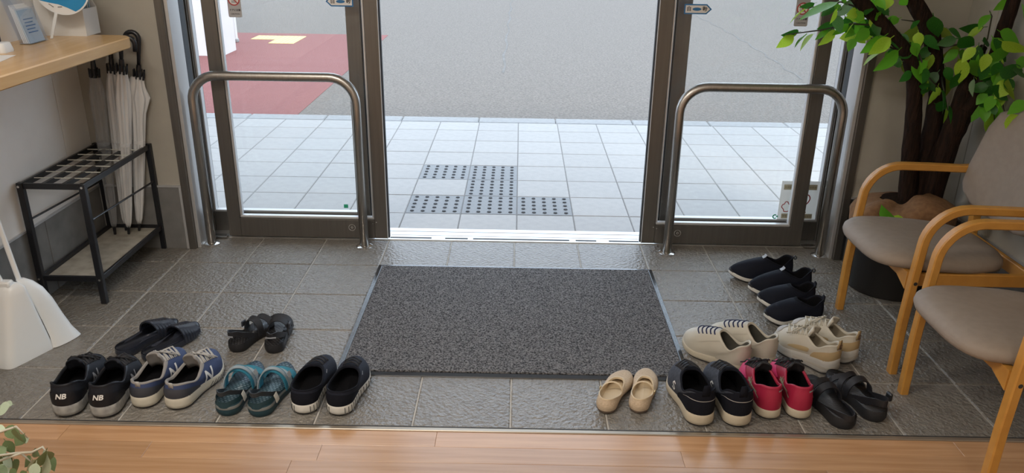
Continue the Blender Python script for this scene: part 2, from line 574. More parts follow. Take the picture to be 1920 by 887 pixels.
for k, s in enumerate((-1, 1)):
    # sliding leaf, stands open
    lf = empty('door_%d' % (k + 1), (0, 0, 0), kind='structure')
    def bx(name, a, b, y0, y1, z0, z1, mt, bev=0.0015, **p):
        x0, x1 = sorted((s * a, s * b))
        return MB().box(x0, x1, y0, y1, z0, z1, bev).build(name, mt, lf, **p)
    bx('meeting_stile', 0.602, 0.664, -0.02, 0.02, 0.012, 2.06, M_FRAME)
    bx('gasket', 0.596, 0.6015, -0.012, 0.012, 0.012, 2.06, M_RUBBER)
    bx('edge_bead', 0.6015, 0.606, -0.024, 0.024, 0.012, 2.06, M_FRAMEL)
    bx('back_stile', 1.302, 1.360, -0.02, 0.02, 0.012, 2.06, M_FRAME)
    br = bx('bottom_rail', 0.664, 1.302, -0.02, 0.02, 0.012, 0.103, M_FRAME)
    bx('top_rail', 0.664, 1.302, -0.02, 0.02, 1.98, 2.06, M_FRAME)
    bx('glass_bead', 0.664, 1.302, -0.014, 0.014, 0.103, 0.116, M_FRAMEL, 0.003)
    bx('glass_bead', 1.290, 1.302, -0.014, 0.014, 0.116, 1.98, M_FRAMEL, 0.003)
    bx('glass_bead', 0.664, 0.675, -0.014, 0.014, 0.116, 1.98, M_FRAMEL, 0.003)
    x0, x1 = sorted((s * 0.672, s * 1.294))
    pane('glass_pane', lf, x0, x1, 0.0, 0.11, 1.98)
    lk = MB()
    c = (s * 0.772, -0.0212, 0.066)
    disc(lk, c, 0.0165, (1, 0, 0), (0, 0, 1), 24, 0.014)
    disc(lk, (c[0], -0.0214, c[2]), 0.0055, (1, 0, 0), (0, 0, 1), 16, 0.003)
    lk.build('lock_ring', M_CHROME, br)
    sc = MB()
    for xx, zz in ((0.672, 0.088), (0.655, 0.094)):
        disc(sc, (s * xx, -0.0212, zz), 0.003, (1, 0, 0), (0, 0, 1), 10)
    sc.build('screw', M_CHROME, br)
    x0, x1 = sorted((s * 1.372, s * 1.44))
    MB().box(x0, x1, -0.03, 0.005, 0.006, 0.013, 0.001).build('floor_guide', M_CHROME, lf)
    if s < 0:
        auto_sticker(lf, -0.768, 1.099, -0.0036, -1)
        caution_sticker(lf, -1.222, 1.026, -0.0036)
        MB().box(-0.808, -0.788, -0.0045, -0.0035, 0.158, 0.176, 0.0004).build('round_sticker', M_GREENP, lf, label='small green marker sticker')
    else:
        auto_sticker(lf, 0.770, 1.091, -0.0036, 1)
        caution_sticker(lf, 1.216, 1.026, -0.0036)
        g = MB()
        disc(g, (1.226, -0.0038, 0.152), 0.0115, (1, 0, 0), (0, 0, 1), 20, 0.006, 0.9, 5.6)
        disc(g, (1.236, -0.0038, 0.153), 0.0045, (1, 0, 0), (0, 0, 1), 12)
        g.build('green_mark', M_GREENP, lf, label='small green hook-shaped marker on glass')

    # fixed side light behind the leaf
    wn_ = empty('window_%d' % (k + 1), (0, 0, 0), kind='structure')
    def wx(name, a, b, y0, y1, z0, z1, mt, bev=0.0015):
        x0, x1 = sorted((s * a, s * b))
        return MB().box(x0, x1, y0, y1, z0, z1, bev).build(name, mt, wn_)
    wx('inner_stile', 0.700, 0.764, 0.08, 0.12, 0.0, 2.06, M_FRAME)
    wx('gasket', 0.6925, 0.700, 0.085, 0.115, 0.0, 2.06, M_RUBBER)
    wx('outer_stile', 1.462, 1.4675, 0.07, 0.13, 0.0, 2.06, M_FRAME)
    wx('bottom_rail', 0.764, 1.462, 0.08, 0.12, 0.0, 0.096, M_FRAME)
    wx('glass_bead', 0.764, 1.462, 0.084, 0.116, 0.096, 0.106, M_FRAMEL)
    wx('glass_bead', 1.452, 1.462, 0.084, 0.116, 0.106, 2.06, M_FRAMEL)
    x0, x1 = sorted((s * 0.76, s * 1.455))
    pane('glass_pane', wn_, x0, x1, 0.1, 0.1, 2.06)

# ---- porch: tiles one by one, tactile tiles with studs, curb
PZ = -0.03
pf = MB().box(-3.3, 3.3, 0.15, 2.51, -0.30, PZ - 0.0035).build('porch_floor', M_PGROUT, kind='structure')
pt = tile_mesh('tile', M_PORCH, 0.2955, 0.2955)
ph = tile_mesh('tile', M_PORCH, 0.2955, 0.245)
tc_ = tile_mesh('tactile_tile', M_TACT, 0.2955, 0.2955)
stud_mb = MB()
for a in range(5):
    for b in range(5):
        stud_mb.cyl((-0.115 + a * 0.0575, -0.115 + b * 0.0575, -0.001), 0.0125, 0.006, 12, 0.0085)
stud_me = bpy.data.meshes.new('stud')
stud_me.from_pydata(stud_mb.v, [], stud_mb.f)
stud_me.materials.append(M_STUD)
tact = {(3, 3), (4, 3), (4, 2), (3, 1), (4, 1), (5, 1)}
for j in range(0, 8):
    yc = 0.154 + 0.15 + S3 * j
    for i in range(-5, 16):
        xc = (i - 5) * S3 + 0.15 + 0.0094
        is_t = (i, j) in tact
        if j < 7:
            o = link('tactile_tile' if is_t else 'tile', tc_ if is_t else pt, pf)
            o.location = (xc, yc, PZ + random.uniform(-0.0006, 0.0006))
        else:
            o = link('tile', ph, pf)
            o.location = (xc, yc - 0.025, PZ)
        if is_t:
            link('stud', stud_me, o, kind='stuff')
cb = empty('trim_6', (0, 0, 0), kind='structure')
for k in range(11):
    MB().box(-3.3 + 0.6 * k + 0.002, -2.7 + 0.6 * k - 0.002, 2.512, 2.67, -0.30, PZ + 0.001, 0.008).build('curb_stone', M_CURB, cb)

# ---- street: asphalt, red apron, yellow warning tiles, seams
AZ = -0.13
M_ASPH = mat('asphalt', (0.222, 0.200, 0.180), 0.85, noise=(48, (0.115, 0.104, 0.094), 0.75), bump=(60, 1.0, 0.03))
M_REDA = mat('red_asphalt', (0.245, 0.092, 0.088), 0.85, noise=(60, (0.18, 0.06, 0.056), 0.7), bump=(70, 1.0, 0.012))
MB().box(-30, 30, -9, 45, AZ - 0.3, AZ).build('asphalt_ground', M_ASPH, kind='structure')
MB().box(-9, -1.857, 2.672, 8.0, AZ - 0.01, AZ + 0.003).build('red_apron', M_REDA, kind='structure')
M_YEL = mat('yellow_tactile', (0.70, 0.55, 0.25), 0.7)
yt = empty('tactile_paving', (-3.27, 7.36, AZ), label='yellow raised warning tiles on the red asphalt outside', category='tactile paving')
for cx, cy in ((-3.11, 7.195), (-3.11, 7.535), (-3.445, 7.535)):
    a = MB().box(cx + 3.27 - 0.165, cx + 3.27 + 0.165, cy - 7.36 - 0.168, cy - 7.36 + 0.168, 0.0, 0.010, 0.003).build('paving_tile', M_YEL, yt)
    b = MB()
    for p in range(6):
        for q in range(6):
            b.cyl((cx + 3.27 - 0.1375 + p * 0.055, cy - 7.36 - 0.1375 + q * 0.055, 0.0095), 0.014, 0.005, 8, 0.010)
    b.build('bump', M_YEL, a, kind='stuff')
M_SEAM = mat('tar_seam', (0.125, 0.12, 0.115), 0.9, noise=(20, (0.19, 0.185, 0.18), 1.0), bump=(70, 1.0, 0.012))
def seam(pts, w, name='road_seam'):
    up, lo = [], []
    for i, (x, y) in enumerate(pts):
        ww = w * random.uniform(0.4, 1.2) / 2
        up.append((x - ww, y, AZ + 0.002)); lo.append((x + ww, y, AZ + 0.002))
    vs = up + lo
    n = len(pts)
    fs = [(i, i + n, i + n + 1, i + 1) for i in range(n - 1)]
    vs += [(x, y, AZ - 0.003) for x, y, z in vs]
    fs += [tuple(i + 2 * n for i in f[::-1]) for f in fs]
    MB().add(vs, fs).build(name, M_SEAM, kind='structure')
seam([(-0.17 + 0.02 * math.sin(k * 1.7), 5.2 + k * 0.42) for k in range(32)], 0.03)
seam([(3.05 + 0.13 * math.sin((k / 25) * PI) + 0.03 * math.sin(k * 2.3), 5.1 + k * 0.3) for k in range(26)], 0.028)

# end wall of the next building, with its downpipe
ew = MB().box(-9.0, -3.50, 5.98, 6.46, AZ - 0.1, 3.4, 0.01).build('neighbour_wall', mat('white_render', (0.72, 0.70, 0.70), 0.8, noise=(6, (0.68, 0.665, 0.66), 0.7)), kind='structure')
dp = empty('downpipe', (-3.72, 7.10, AZ), label='thin white downpipe standing beyond the neighbouring wall end', category='pipe')
MB().tube([(0, 0, 0.03), (0, 0, 3.2)], 0.03, 10).build('pipe', M_WHITEP, dp, True)
MB().box(-0.036, 0.036, -0.036, 0.036, 0.0, 0.05, 0.01).build('foot_block', M_CURB, dp)

# canopy over the porch
MB().box(-3.3, 3.3, YW + 0.25, 1.3, 2.75, 2.95).build('porch_canopy', mat('canopy_soffit', (0.62, 0.62, 0.61), 0.8), kind='structure')
# ------------------------------------------------------------------ entrance mat
M_PILE = mat('charcoal_loop_pile', (0.010, 0.010, 0.013), 0.9, noise=(175, (0.27, 0.265, 0.268), 1.0), bump=(175, 1.0, 0.012), spec=0.3)
em = empty('entrance_mat', (0.006, -0.765, 0), label='charcoal flecked entrance mat with black rubber edge in front of the open door', category='mat')
MB().box(-0.585, 0.585, -0.437, 0.437, 0.002, 0.0095, 0.002).build('pile', M_PILE, em)
MB().loft([[(-0.606, -0.460, 0.0004), (0.606, -0.460, 0.0004), (0.606, 0.460, 0.0004), (-0.606, 0.460, 0.0004)],
           [(-0.604, -0.458, 0.003), (0.604, -0.458, 0.003), (0.604, 0.458, 0.003), (-0.604, 0.458, 0.003)],
           [(-0.590, -0.442, 0.006), (0.590, -0.442, 0.006), (0.590, 0.442, 0.006), (-0.590, 0.442, 0.006)],
           [(-0.584, -0.436, 0.0025), (0.584, -0.436, 0.0025), (0.584, 0.436, 0.0025), (-0.584, 0.436, 0.0025)]]).build('rubber_border', mat('rubber_edge', (0.03, 0.032, 0.036), 0.2), em)

# ------------------------------------------------------------------ guard rails beside the leaves
def guard_rail(x0, x1, y, ztop, label):
    t = empty('guard_rail', ((x0 + x1) / 2, y, 0), label=label, category='rail', group='steel guard rails at the door')
    hw = (x1 - x0) / 2
    r = 0.115
    pts = [(-hw, 0, 0.0), (-hw, 0, ztop - r)]
    for k in range(1, 9):
        a = PI - k * PI / 16
        pts.append((-hw + r + r * math.cos(a), 0, ztop - r + r * math.sin(a)))
    for k in range(0, 9):
        a = PI / 2 - k * PI / 16
        pts.append((hw - r + r * math.cos(a), 0, ztop - r + r * math.sin(a)))
    pts.append((hw, 0, 0.0))
    MB().tube(pts, 0.0205, 18, ).build('tube', M_STEEL, t, 'all')
    for s in (-1, 1):
        mb = MB()
        mb.loft([[(s * hw + rr * math.cos(2 * PI * k / 24), rr * math.sin(2 * PI * k / 24), z) for k in range(24)] for rr, z in ((0.0385, 0.0), (0.0385, 0.003), (0.034, 0.006), (0.022, 0.009))])
        mb.build('floor_flange', M_CHROME, t, True)
guard_rail(-1.421, -0.703, -0.093, 0.79, 'brushed steel guard rail standing before the left glass door, umbrella stand side')
guard_rail(0.712, 1.421, -0.108, 0.778, 'brushed steel guard rail standing before the right glass door, leafy tree side')

# ------------------------------------------------------------------ poster on the right side light
po = empty('poster', (1.363, 0.094, 0.095), label='white taped poster with red heart drawing behind the right glass door', category='poster')
MB().box(-0.092, 0.088, -0.0012, 0.0, 0, 0.203).build('sheet', mat('poster_paper', (0.80, 0.79, 0.76), 0.7, trans=0.5), po)
M_BEIGEP = mat('beige_print', (0.46, 0.42, 0.30), 0.6)
def slip(x0, x1, z0, z1, txt=None):
    o = MB().box(x0, x1, -0.0018, -0.0010, z0, z1).build('beige_slip', M_BEIGEP, po)
    b = MB()
    for k in range(4):
        xx = x0 + (x1 - x0) * (0.1 + 0.22 * k)
        b.box(xx, xx + (x1 - x0) * 0.16, -0.0021, -0.0017, z0 + (z1 - z0) * 0.35, z0 + (z1 - z0) * 0.65)
    b.build('faded_print', mat('faded_print', (0.33, 0.30, 0.20), 0.6), o)
slip(-0.080, -0.030, 0.160, 0.186); slip(0.025, 0.078, 0.160, 0.186)
slip(-0.074, -0.018, 0.014, 0.038); slip(0.020, 0.074, 0.014, 0.038)
def stroke(pts, w, name, mt, y=-0.0019):
    mb = MB()
    sm = []
    for i in range(len(pts) - 1):
        p0, p1, p2, p3 = [Vector(pts[q]) for q in (max(i - 1, 0), i, i + 1, min(i + 2, len(pts) - 1))]
        for k in range(4):
            t = k / 4
            sm.append(0.5 * (2 * p1 + (p2 - p0) * t + (2 * p0 - 5 * p1 + 4 * p2 - p3) * t * t + (3 * p1 - p0 - 3 * p2 + p3) * t ** 3))
    pts = sm + [Vector(pts[-1])]
    mb.tube([(x, y, z) for x, z in pts], w / 2, 6)
    mb.v = [(a, y + (b - y) * 0.12, c) for a, b, c in mb.v]
    return mb.build(name, mt, po)
stroke([(-0.066, 0.050), (-0.068, 0.060), (-0.078, 0.072), (-0.074, 0.084), (-0.066, 0.088), (-0.062, 0.098), (-0.052, 0.098), (-0.047, 0.090), (-0.040, 0.082), (-0.036, 0.074)], 0.0045, 'red_outline', M_REDP)
stroke([(-0.066, 0.050), (-0.050, 0.049), (-0.030, 0.058), (-0.010, 0.058)], 0.0045, 'red_outline', M_REDP)
stroke([(0.002, 0.118), (0.014, 0.132), (0.032, 0.137), (0.046, 0.131), (0.052, 0.117), (0.047, 0.100), (0.034, 0.084), (0.016, 0.070), (0.002, 0.062), (-0.01, 0.058)], 0.0055, 'red_outline', M_REDP)
stroke([(0.006, 0.050), (0.024, 0.049), (0.042, 0.046)], 0.0045, 'red_outline', M_REDP)
g = MB()
disc(g, (0.022, -0.0022, 0.036), 0.0045, (1, 0, 0), (0, 0, 1), 12)
disc(g, (0.008, -0.0022, 0.022), 0.004, (1, 0, 0), (0, 0, 1), 12)
g.build('green_dot', M_GREENP, po)

# ------------------------------------------------------------------ umbrella stand
us = empty('umbrella_stand', (-1.735, -0.438, 0), label='black metal umbrella stand with wire grid top and pale tray', category='umbrella stand')
HX, HY = 0.1165, 0.284
for sx in (-1, 1):
    for sy in (-1, 1):
        lg = MB().box(sx * HX - 0.0115, sx * HX + 0.0115, sy * HY - 0.0115, sy * HY + 0.0115, 0, 0.497, 0.002).build('leg', M_BLACK, us)
        b = MB()
        for zz in (0.484, 0.105):
            b.tube([(sx * HX + sx * 0.002, sy * HY + (-0.0110), zz), (sx * HX + sx * 0.002, sy * HY - 0.0145, zz)], 0.0048, 10)
        if sy < 0:
            b.build('bolt', M_CHROME, lg)
for z, hh in ((0.484, 0.011), (0.105, 0.011)):
    for sx in (-1, 1):
        MB().box(sx * HX - 0.006, sx * HX + 0.006, -HY + 0.012, HY - 0.012, z - hh, z + hh, 0.0015).build('side_rail', M_BLACK, us)
    for sy in (-1, 1):
        MB().box(-HX + 0.012, HX - 0.012, sy * HY - 0.006, sy * HY + 0.006, z - hh, z + hh, 0.0015).build('end_rail', M_BLACK, us)
for x in (-HX / 3, HX / 3):
    MB().box(x - 0.0075, x + 0.0075, -HY + 0.006, HY - 0.006, 0.474, 0.492, 0.001).build('divider', M_BLACK, us)
for k in range(6):
    y = -HY + (k + 1) * 2 * HY / 7
    MB().tube([(-HX + 0.006, y, 0.4905), (HX - 0.006, y, 0.4905)], 0.0022, 6).build('cross_wire', mat('wire_steel', (0.75, 0.76, 0.68), 0.4, 0.2), us)
for sx in (-1, 1):
    MB().tube([(sx * HX, -HY + 0.011, 0.345), (sx * HX, HY - 0.011, 0.325)], 0.0042, 8).build('middle_rod', M_BLACK, us)
MB().box(-HX + 0.007, HX - 0.007, -HY + 0.007, HY - 0.007, 0.094, 0.1005).build('tray', mat('stone_tray', (0.46, 0.43, 0.36), 0.8, noise=(18, (0.30, 0.275, 0.22), 0.9), bump=(90, 0.3, 0.001)), us)

# ------------------------------------------------------------------ four umbrellas
M_VINYL = mat('white_vinyl', (0.74, 0.74, 0.73), 0.35, noise=(14, (0.62, 0.62, 0.61), 0.7, (1, 1, 0.2)))
M_CLEARV = None
def clear_vinyl():
    mt = bpy.data.materials.new('clear_vinyl')
    mt.use_nodes = True
    n, l = mt.node_tree.nodes, mt.node_tree.links
    b = n['Principled BSDF']
    b.inputs['Base Color'].default_value = (0.55, 0.56, 0.57, 1)
    b.inputs['Roughness'].default_value = 0.15
    tr = n.new('ShaderNodeBsdfTransparent')
    tr.inputs[0].default_value = (0.95, 0.96, 0.97, 1)
    nz = n.new('ShaderNodeTexNoise')
    nz.inputs['Scale'].default_value = 30
    mr = n.new('ShaderNodeMapRange')
    mr.inputs['To Min'].default_value = 0.02
    mr.inputs['To Max'].default_value = 0.48
    mx = n.new('ShaderNodeMixShader')
    l.new(nz.outputs[0], mr.inputs[0])
    l.new(mr.outputs[0], mx.inputs[0])
    l.new(tr.outputs[0], mx.inputs[1])
    l.new(b.outputs[0], mx.inputs[2])
    l.new(mx.outputs[0], n['Material Output'].inputs[0])
    return mt
M_CLEARV = clear_vinyl()

def umbrella(tip, top, hook_deg, label, clear=False, flap=0.0, seed=1, zr=0.70):
    """tip: ferrule end on the tray; top: point of the shaft where the hook starts"""
    rnd = random.Random(seed)
    tip, top = Vector(tip), Vector(top)
    ax = (top - tip)
    Ln = ax.length
    az = ax.normalized()
    a0 = Vector((math.cos(math.radians(hook_deg)), math.sin(math.radians(hook_deg)), 0))
    axx = (a0 - az * a0.dot(az)).normalized()
    ayy = az.cross(axx)
    t = empty('umbrella', tip, label=label, category='umbrella', group='vinyl umbrellas in the stand')
    P = lambda x, y, z: axx * x + ayy * y + az * z
    hr = 0.027
    pts = [P(0, 0, zr + 0.03), P(0, 0, Ln - 0.02)]
    for k in range(0, 9):
        a = PI - k * PI / 8
        pts.append(P(hr + hr * math.cos(a), 0, Ln + hr * math.sin(a)))
    pts.append(P(2 * hr, 0, Ln - 0.028))
    n = len(pts)
    MB().tube(pts, [0.0065, 0.0095] + [0.0098] * (n - 3) + [0.0085], 10).build('handle', M_BLACK, t, 'all')
    # folded canopy: eight loose pleats, gathered by the strap
    prof = ((0.035, 0.008), (0.06, 0.014), (0.14, 0.0195), (0.28, 0.024), (0.42, 0.026), (0.55, 0.029), (0.62, 0.031 + flap * 0.3), (zr - 0.045, 0.026), (zr - 0.02, 0.021), (zr, 0.019))
    loops = []
    ph = rnd.uniform(0, 6)
    for q, (z, r) in enumerate(prof):
        lp = []
        tw = ph + 1.1 * z
        for k in range(48):
            a = 2 * PI * k / 48
            rr = r * 0.88 * (1 + 0.20 * math.cos(8 * (a + tw * 0.7)) + 0.07 * math.sin(3 * a + 9 * z + ph))
            if flap:
                g = math.exp(-((a - 0.35) / 0.42) ** 2) * math.exp(-((z - 0.63) / 0.075) ** 2)
                rr += flap * g
            lp.append(P(rr * math.cos(a), rr * math.sin(a), z))
        loops.append(lp)
    MB().loft(loops).build('canopy', M_CLEARV if clear else M_VINYL, t, 'all')
    st = MB()
    zz = 0.42
    st.loft([[P((rr) * math.cos(2 * PI * k / 24), rr * math.sin(2 * PI * k / 24), z) for k in range(24)] for rr, z in ((0.020, zz - 0.008), (0.0248, zz - 0.007), (0.0248, zz + 0.007), (0.020, zz + 0.008))], cap=False)
    st.build('strap', M_CLEARV if clear else M_VINYL, t, True)
    if clear:
        disc(bt := MB(), P(0.029, 0.0, zz), 0.006, ayy, az, 10)
        bt.build('snap_button', M_BLACK, t)
    rb = MB()
    for k in range(8):
        a = 2 * PI * k / 8 + ph
        c = 0.0175 + 0.003 * rnd.random()
        z0 = zr - 0.012 + 0.008 * rnd.random()
        rb.tube([P(c * math.cos(a), c * math.sin(a), z0), P(c * 1.1 * math.cos(a), c * 1.1 * math.sin(a), z0 + 0.036)], [0.0046, 0.0036], 6)
    rb.build('rib_tip', M_BLACK, t, True)
    MB().tube([P(0, 0, zr - 0.01), P(0, 0, zr + 0.05)], [0.013, 0.010], 10).build('runner', M_BLACK, t, True)
    MB().tube([P(0, 0, 0), P(0, 0, 0.04)], [0.0055, 0.0075], 8).build('ferrule', M_BLACK, t, True)
    return t
umbrella((-1.788, -0.245, 0.1010), (-1.746, -0.250, 0.885), 200, 'clear vinyl umbrella with black handle, nearest the wall of the four', clear=True, seed=2, zr=0.712)
umbrella((-1.762, -0.195, 0.1010), (-1.692, -0.200, 0.900), 150, 'white vinyl umbrella between the clear one and the two hooked ones', seed=3, zr=0.725)
umbrella((-1.730, -0.238, 0.1010), (-1.620, -0.248, 0.945), 10, 'white vinyl umbrella, third from the wall, black hook beside the counter end', seed=4, zr=0.735)
umbrella((-1.702, -0.196, 0.1010), (-1.572, -0.188, 0.952), 185, 'white vinyl umbrella with loose open pleat, farthest from the counter wall', flap=0.046, seed=5, zr=0.705)

# ------------------------------------------------------------------ reception counter and the things on it
CT = 0.99
M_COUNTER = mat('maple_counter', (0.62, 0.385, 0.155), 0.26, noise=(3, (0.53, 0.31, 0.115), 0.8, (14, 1.2, 14)), coat=0.2)
cx0, cx1, cy0, cy1 = XL + 0.007, -1.512, -2.4, -0.335
def ctop(i, z):
    pts = [(cx0, cy0 + i, z), (cx1 - i, cy0 + i, z)]
    r = 0.07
    for k in range(9):
        a = k * PI / 16
        pts.append((cx1 - r + (r - i) * math.cos(a), cy1 - r + (r - i) * math.sin(a), z))
    pts.append((cx0, cy1 - i, z))
    return pts
rc = MB().loft([ctop(0.004, CT - 0.042), ctop(0, CT - 0.038), ctop(0, CT - 0.004), ctop(0.0045, CT)]).build('reception_counter', M_COUNTER, smooth=25, label='maple reception counter with rounded corner above the umbrella stand', category='counter')

fb = empty('magazine_file', (-1.680, -0.330, CT), label='white cardboard magazine file standing at the counter end', category='file box')
M_CARD = mat('white_card', (0.66, 0.65, 0.62), 0.7)
t_ = 0.003
for s, nm in ((-1, 'side_panel'), (1, 'side_panel')):
    y0, y1 = sorted((s * 0.055, s * (0.055 - t_)))
    pr_ = [(0, 0), (-0.185, 0), (-0.185, 0.255), (-0.075, 0.255), (0, 0.102)]
    MB().loft([[(x, y0, z) for x, z in pr_], [(x, y1, z) for x, z in pr_]]).build(nm, M_CARD, fb)
MB().box(-t_, 0, -0.0519, 0.0519, 0, 0.102).build('front_panel', M_CARD, fb)
MB().box(-0.185, -0.185 + t_, -0.0519, 0.0519, 0, 0.255).build('back_panel', M_CARD, fb)
MB().box(-0.182, -t_, -0.0519, 0.0519, 0, t_).build('base_panel', M_CARD, fb)
for k, (c, x) in enumerate((((0.25, 0.45, 0.42), -0.030), ((0.45, 0.55, 0.50), -0.018), ((0.20, 0.30, 0.33), -0.004), ((0.55, 0.6, 0.58), 0.012), ((0.30, 0.42, 0.50), 0.026))):
    o = MB().box(-0.176, -0.012, x - 0.0035, x + 0.0035, 0.0035, 0.145 + 0.012 * (k % 3)).build('booklet', mat('booklet_%d' % k, c, 0.5), None,
        label=('teal booklet at the camera side of the magazine file', 'pale sage booklet second in the magazine file', 'dark slate booklet in the middle of the magazine file', 'off-white booklet fourth in the magazine file', 'grey blue booklet next to the far side of the magazine file')[k], category='booklet', group='booklets in the magazine file')
    o.location = fb.location

M_ACRYL = glass('clear_acrylic', (0.93, 0.95, 0.985), 0.03, 1.6, haze=0.03)
bh = empty('brochure_holder', (-1.766, -0.566, CT), label='clear acrylic brochure holder leaning back on the counter', category='brochure holder')
def slant(mb, x0, z0, x1, z1, y0, y1, t):
    mb.loft([[(x0, y0, z0), (x0 + t, y0, z0), (x0 + t, y1, z0), (x0, y1, z0)], [(x1, y0, z1), (x1 + t, y0, z1), (x1 + t, y1, z1), (x1, y1, z1)]])
    return mb
slant(MB(), 0.0, 0.003, -0.028, 0.125, -0.055, 0.055, 0.003).build('front_plate', M_ACRYL, bh)
slant(MB(), -0.036, 0.003, -0.092, 0.235, -0.055, 0.055, 0.003).build('back_plate', M_ACRYL, bh)
for s in (-1, 1):
    y0, y1 = sorted((s * 0.055, s * 0.058))
    pr_ = [(0.003, 0.003), (-0.036, 0.003), (-0.092, 0.235), (-0.086, 0.235), (-0.025, 0.125)]
    MB().loft([[(x, y0, z) for x, z in pr_], [(x, y1, z) for x, z in pr_]]).build('side_plate', M_ACRYL, bh)
MB().box(-0.04, 0.004, -0.058, 0.058, 0, 0.003).build('base_plate', M_ACRYL, bh)
M_BROCH = mat('pale_blue_print', (0.50, 0.60, 0.66), 0.5)
for k in range(4):
    dx = -0.008 - 0.0065 * k
    mb = slant(MB(), dx, 0.0035, dx - 0.026 - 0.002, 0.118 + 0.006 * k, -0.050, 0.050 - 0.002 * k, 0.0045)
    o = mb.build('brochure', (M_BROCH if k == 0 else M_PAPER), None, label=('pale blue brochure in front inside the acrylic holder', 'white brochure second inside the acrylic holder', 'white brochure third inside the acrylic holder', 'white brochure last inside the acrylic holder')[k], category='brochure', group='brochures in the acrylic holder')
    o.location = bh.location
    if k == 0:
        b = MB()
        for q in range(5):
            f0 = 0.30 + 0.10 * q
            x = dx - 0.028 * f0 + 0.0047
            b.box(x - 0.0004, x + 0.0006, -0.030, 0.030 - 0.01 * (q % 2), 0.0035 + 0.1145 * f0, 0.0035 + 0.1145 * f0 + 0.0035)
        b.build('print_line', M_BLUEP, o)

fa = empty('paper_fan', (-1.765, -0.470, CT), label='blue and white round paper fan standing behind the brochures', category='fan')
hdx, hdz = 0.065, 0.188
fh = MB()
fh.loft([[(-0.006 + dx * 1.0, y, 0.002) for dx, y in ((-0.005, -0.002), (0.005, -0.002), (0.005, 0.002), (-0.005, 0.002))],
         [(0.030 + dx, y, 0.098) for dx, y in ((-0.006, -0.002), (0.006, -0.002), (0.006, 0.002), (-0.006, 0.002))]])
fh.build('handle', M_WHITEP, fa)
def fan_plate(y0, y1, r, sy=0.94):
    return [[(hdx + r * math.cos(2 * PI * k / 48), y, hdz + r * sy * math.sin(2 * PI * k / 48)) for k in range(48)] for y in (y0, y1)]
MB().loft(fan_plate(-0.0012, 0.0012, 0.105)).build('fan_leaf', M_PAPER, fa)
e = MB()
disc(e, (hdx, -0.0016, hdz), 0.105, (1, 0, 0), (0, 0, 1), 48, 0.100, sy=0.94)
e.build('rim', M_WHITEP, fa)
e = MB()
vs = []
for k in range(25):
    a = math.radians(-66 + k * 11.5)
    vs.append((hdx + 0.0995 * math.cos(a), -0.0020, hdz + 0.0995 * 0.94 * math.sin(a)))
vs += [(hdx - 0.055, -0.0020, hdz - 0.054), (hdx - 0.02, -0.0020, hdz - 0.060), (hdx + 0.012, -0.0020, hdz - 0.072)]
e.add(vs, [tuple(range(len(vs)))])
e.build('blue_print', mat('fan_blue', (0.02, 0.24, 0.50), 0.4), fa)
e = MB()
for sx in (-1, 1):
    e.tube([(0.033 + sx * 0.008, -0.0018, 0.118), (0.033 + sx * 0.024, -0.0018, 0.121 + (0.008 if sx < 0 else -0.002))], 0.0018, 6)
e.build('rib_slot', mat('slot_grey', (0.25, 0.24, 0.22), 0.7), fa)

ph_ = empty('pen_stand', (-1.775, -0.790, CT), label='white pen stand with card back near the counter edge', category='pen stand')
def rrect(w, d, z, r, n=5):
    pts = []
    for sx, sy, a in ((1, 1, 0), (-1, 1, 90), (-1, -1, 180), (1, -1, 270)):
        for k in range(n + 1):
            t = math.radians(a + 90 * k / n)
            pts.append((sx * (w / 2 - r) + r * math.cos(t), sy * (d / 2 - r) + r * math.sin(t), z))
    return pts
MB().loft([rrect(0.072, 0.062, 0, 0.012), rrect(0.074, 0.064, 0.006, 0.012), rrect(0.064, 0.054, 0.030, 0.012), rrect(0.056, 0.046, 0.033, 0.010)]).build('base', M_WHITEP, ph_, True)
MB().loft([[(-0.036, -0.045, 0.033), (-0.030, -0.045, 0.033), (-0.030, 0.030, 0.033), (-0.036, 0.030, 0.033)], [(-0.060, -0.045, 0.20), (-0.054, -0.045, 0.20), (-0.054, 0.012, 0.20), (-0.060, 0.012, 0.20)]]).build('card_back', M_PAPER, ph_)
def pen(x, y, col, label):
    t = empty('pen', (-1.775 + x, -0.790 + y, CT + 0.0335), label=label, category='pen', group='pens in the white stand')
    MB().tube([(0, 0, 0), (0, 0, 0.018), (0, 0, 0.105)], [0.003, 0.0052, 0.0052], 10).build('barrel', mat('grey_barrel', (0.30, 0.31, 0.33), 0.25), t, True)
    MB().cyl((0, 0, 0.002), 0.0058, 0.028, 10).build('grip', col, t, True)
    MB().cyl((0, 0, 0.082), 0.0058, 0.030, 10).build('cap', col, t, True)
    MB().cyl((0, 0, 0.1118), 0.0026, 0.010, 8).build('push_button', col, t, True)
pen(0.004, 0.004, M_BLACK, 'black grey ballpoint pen upright in the white pen stand')
pen(-0.014, -0.012, mat('coral_plastic', (0.75, 0.22, 0.16), 0.4), 'coral ballpoint pen upright in the white pen stand')
pl = MB().box(-0.06, 0.06, -0.085, 0.085, 0, 0.0006).build('paper_sheet', M_PAPER, None, label='white sheet of paper lying on the counter by the pen stand', category='paper')
pl.location = (-1.725, -0.945, CT + 0.0003)
pl.rotation_euler = (0, 0, math.radians(12))

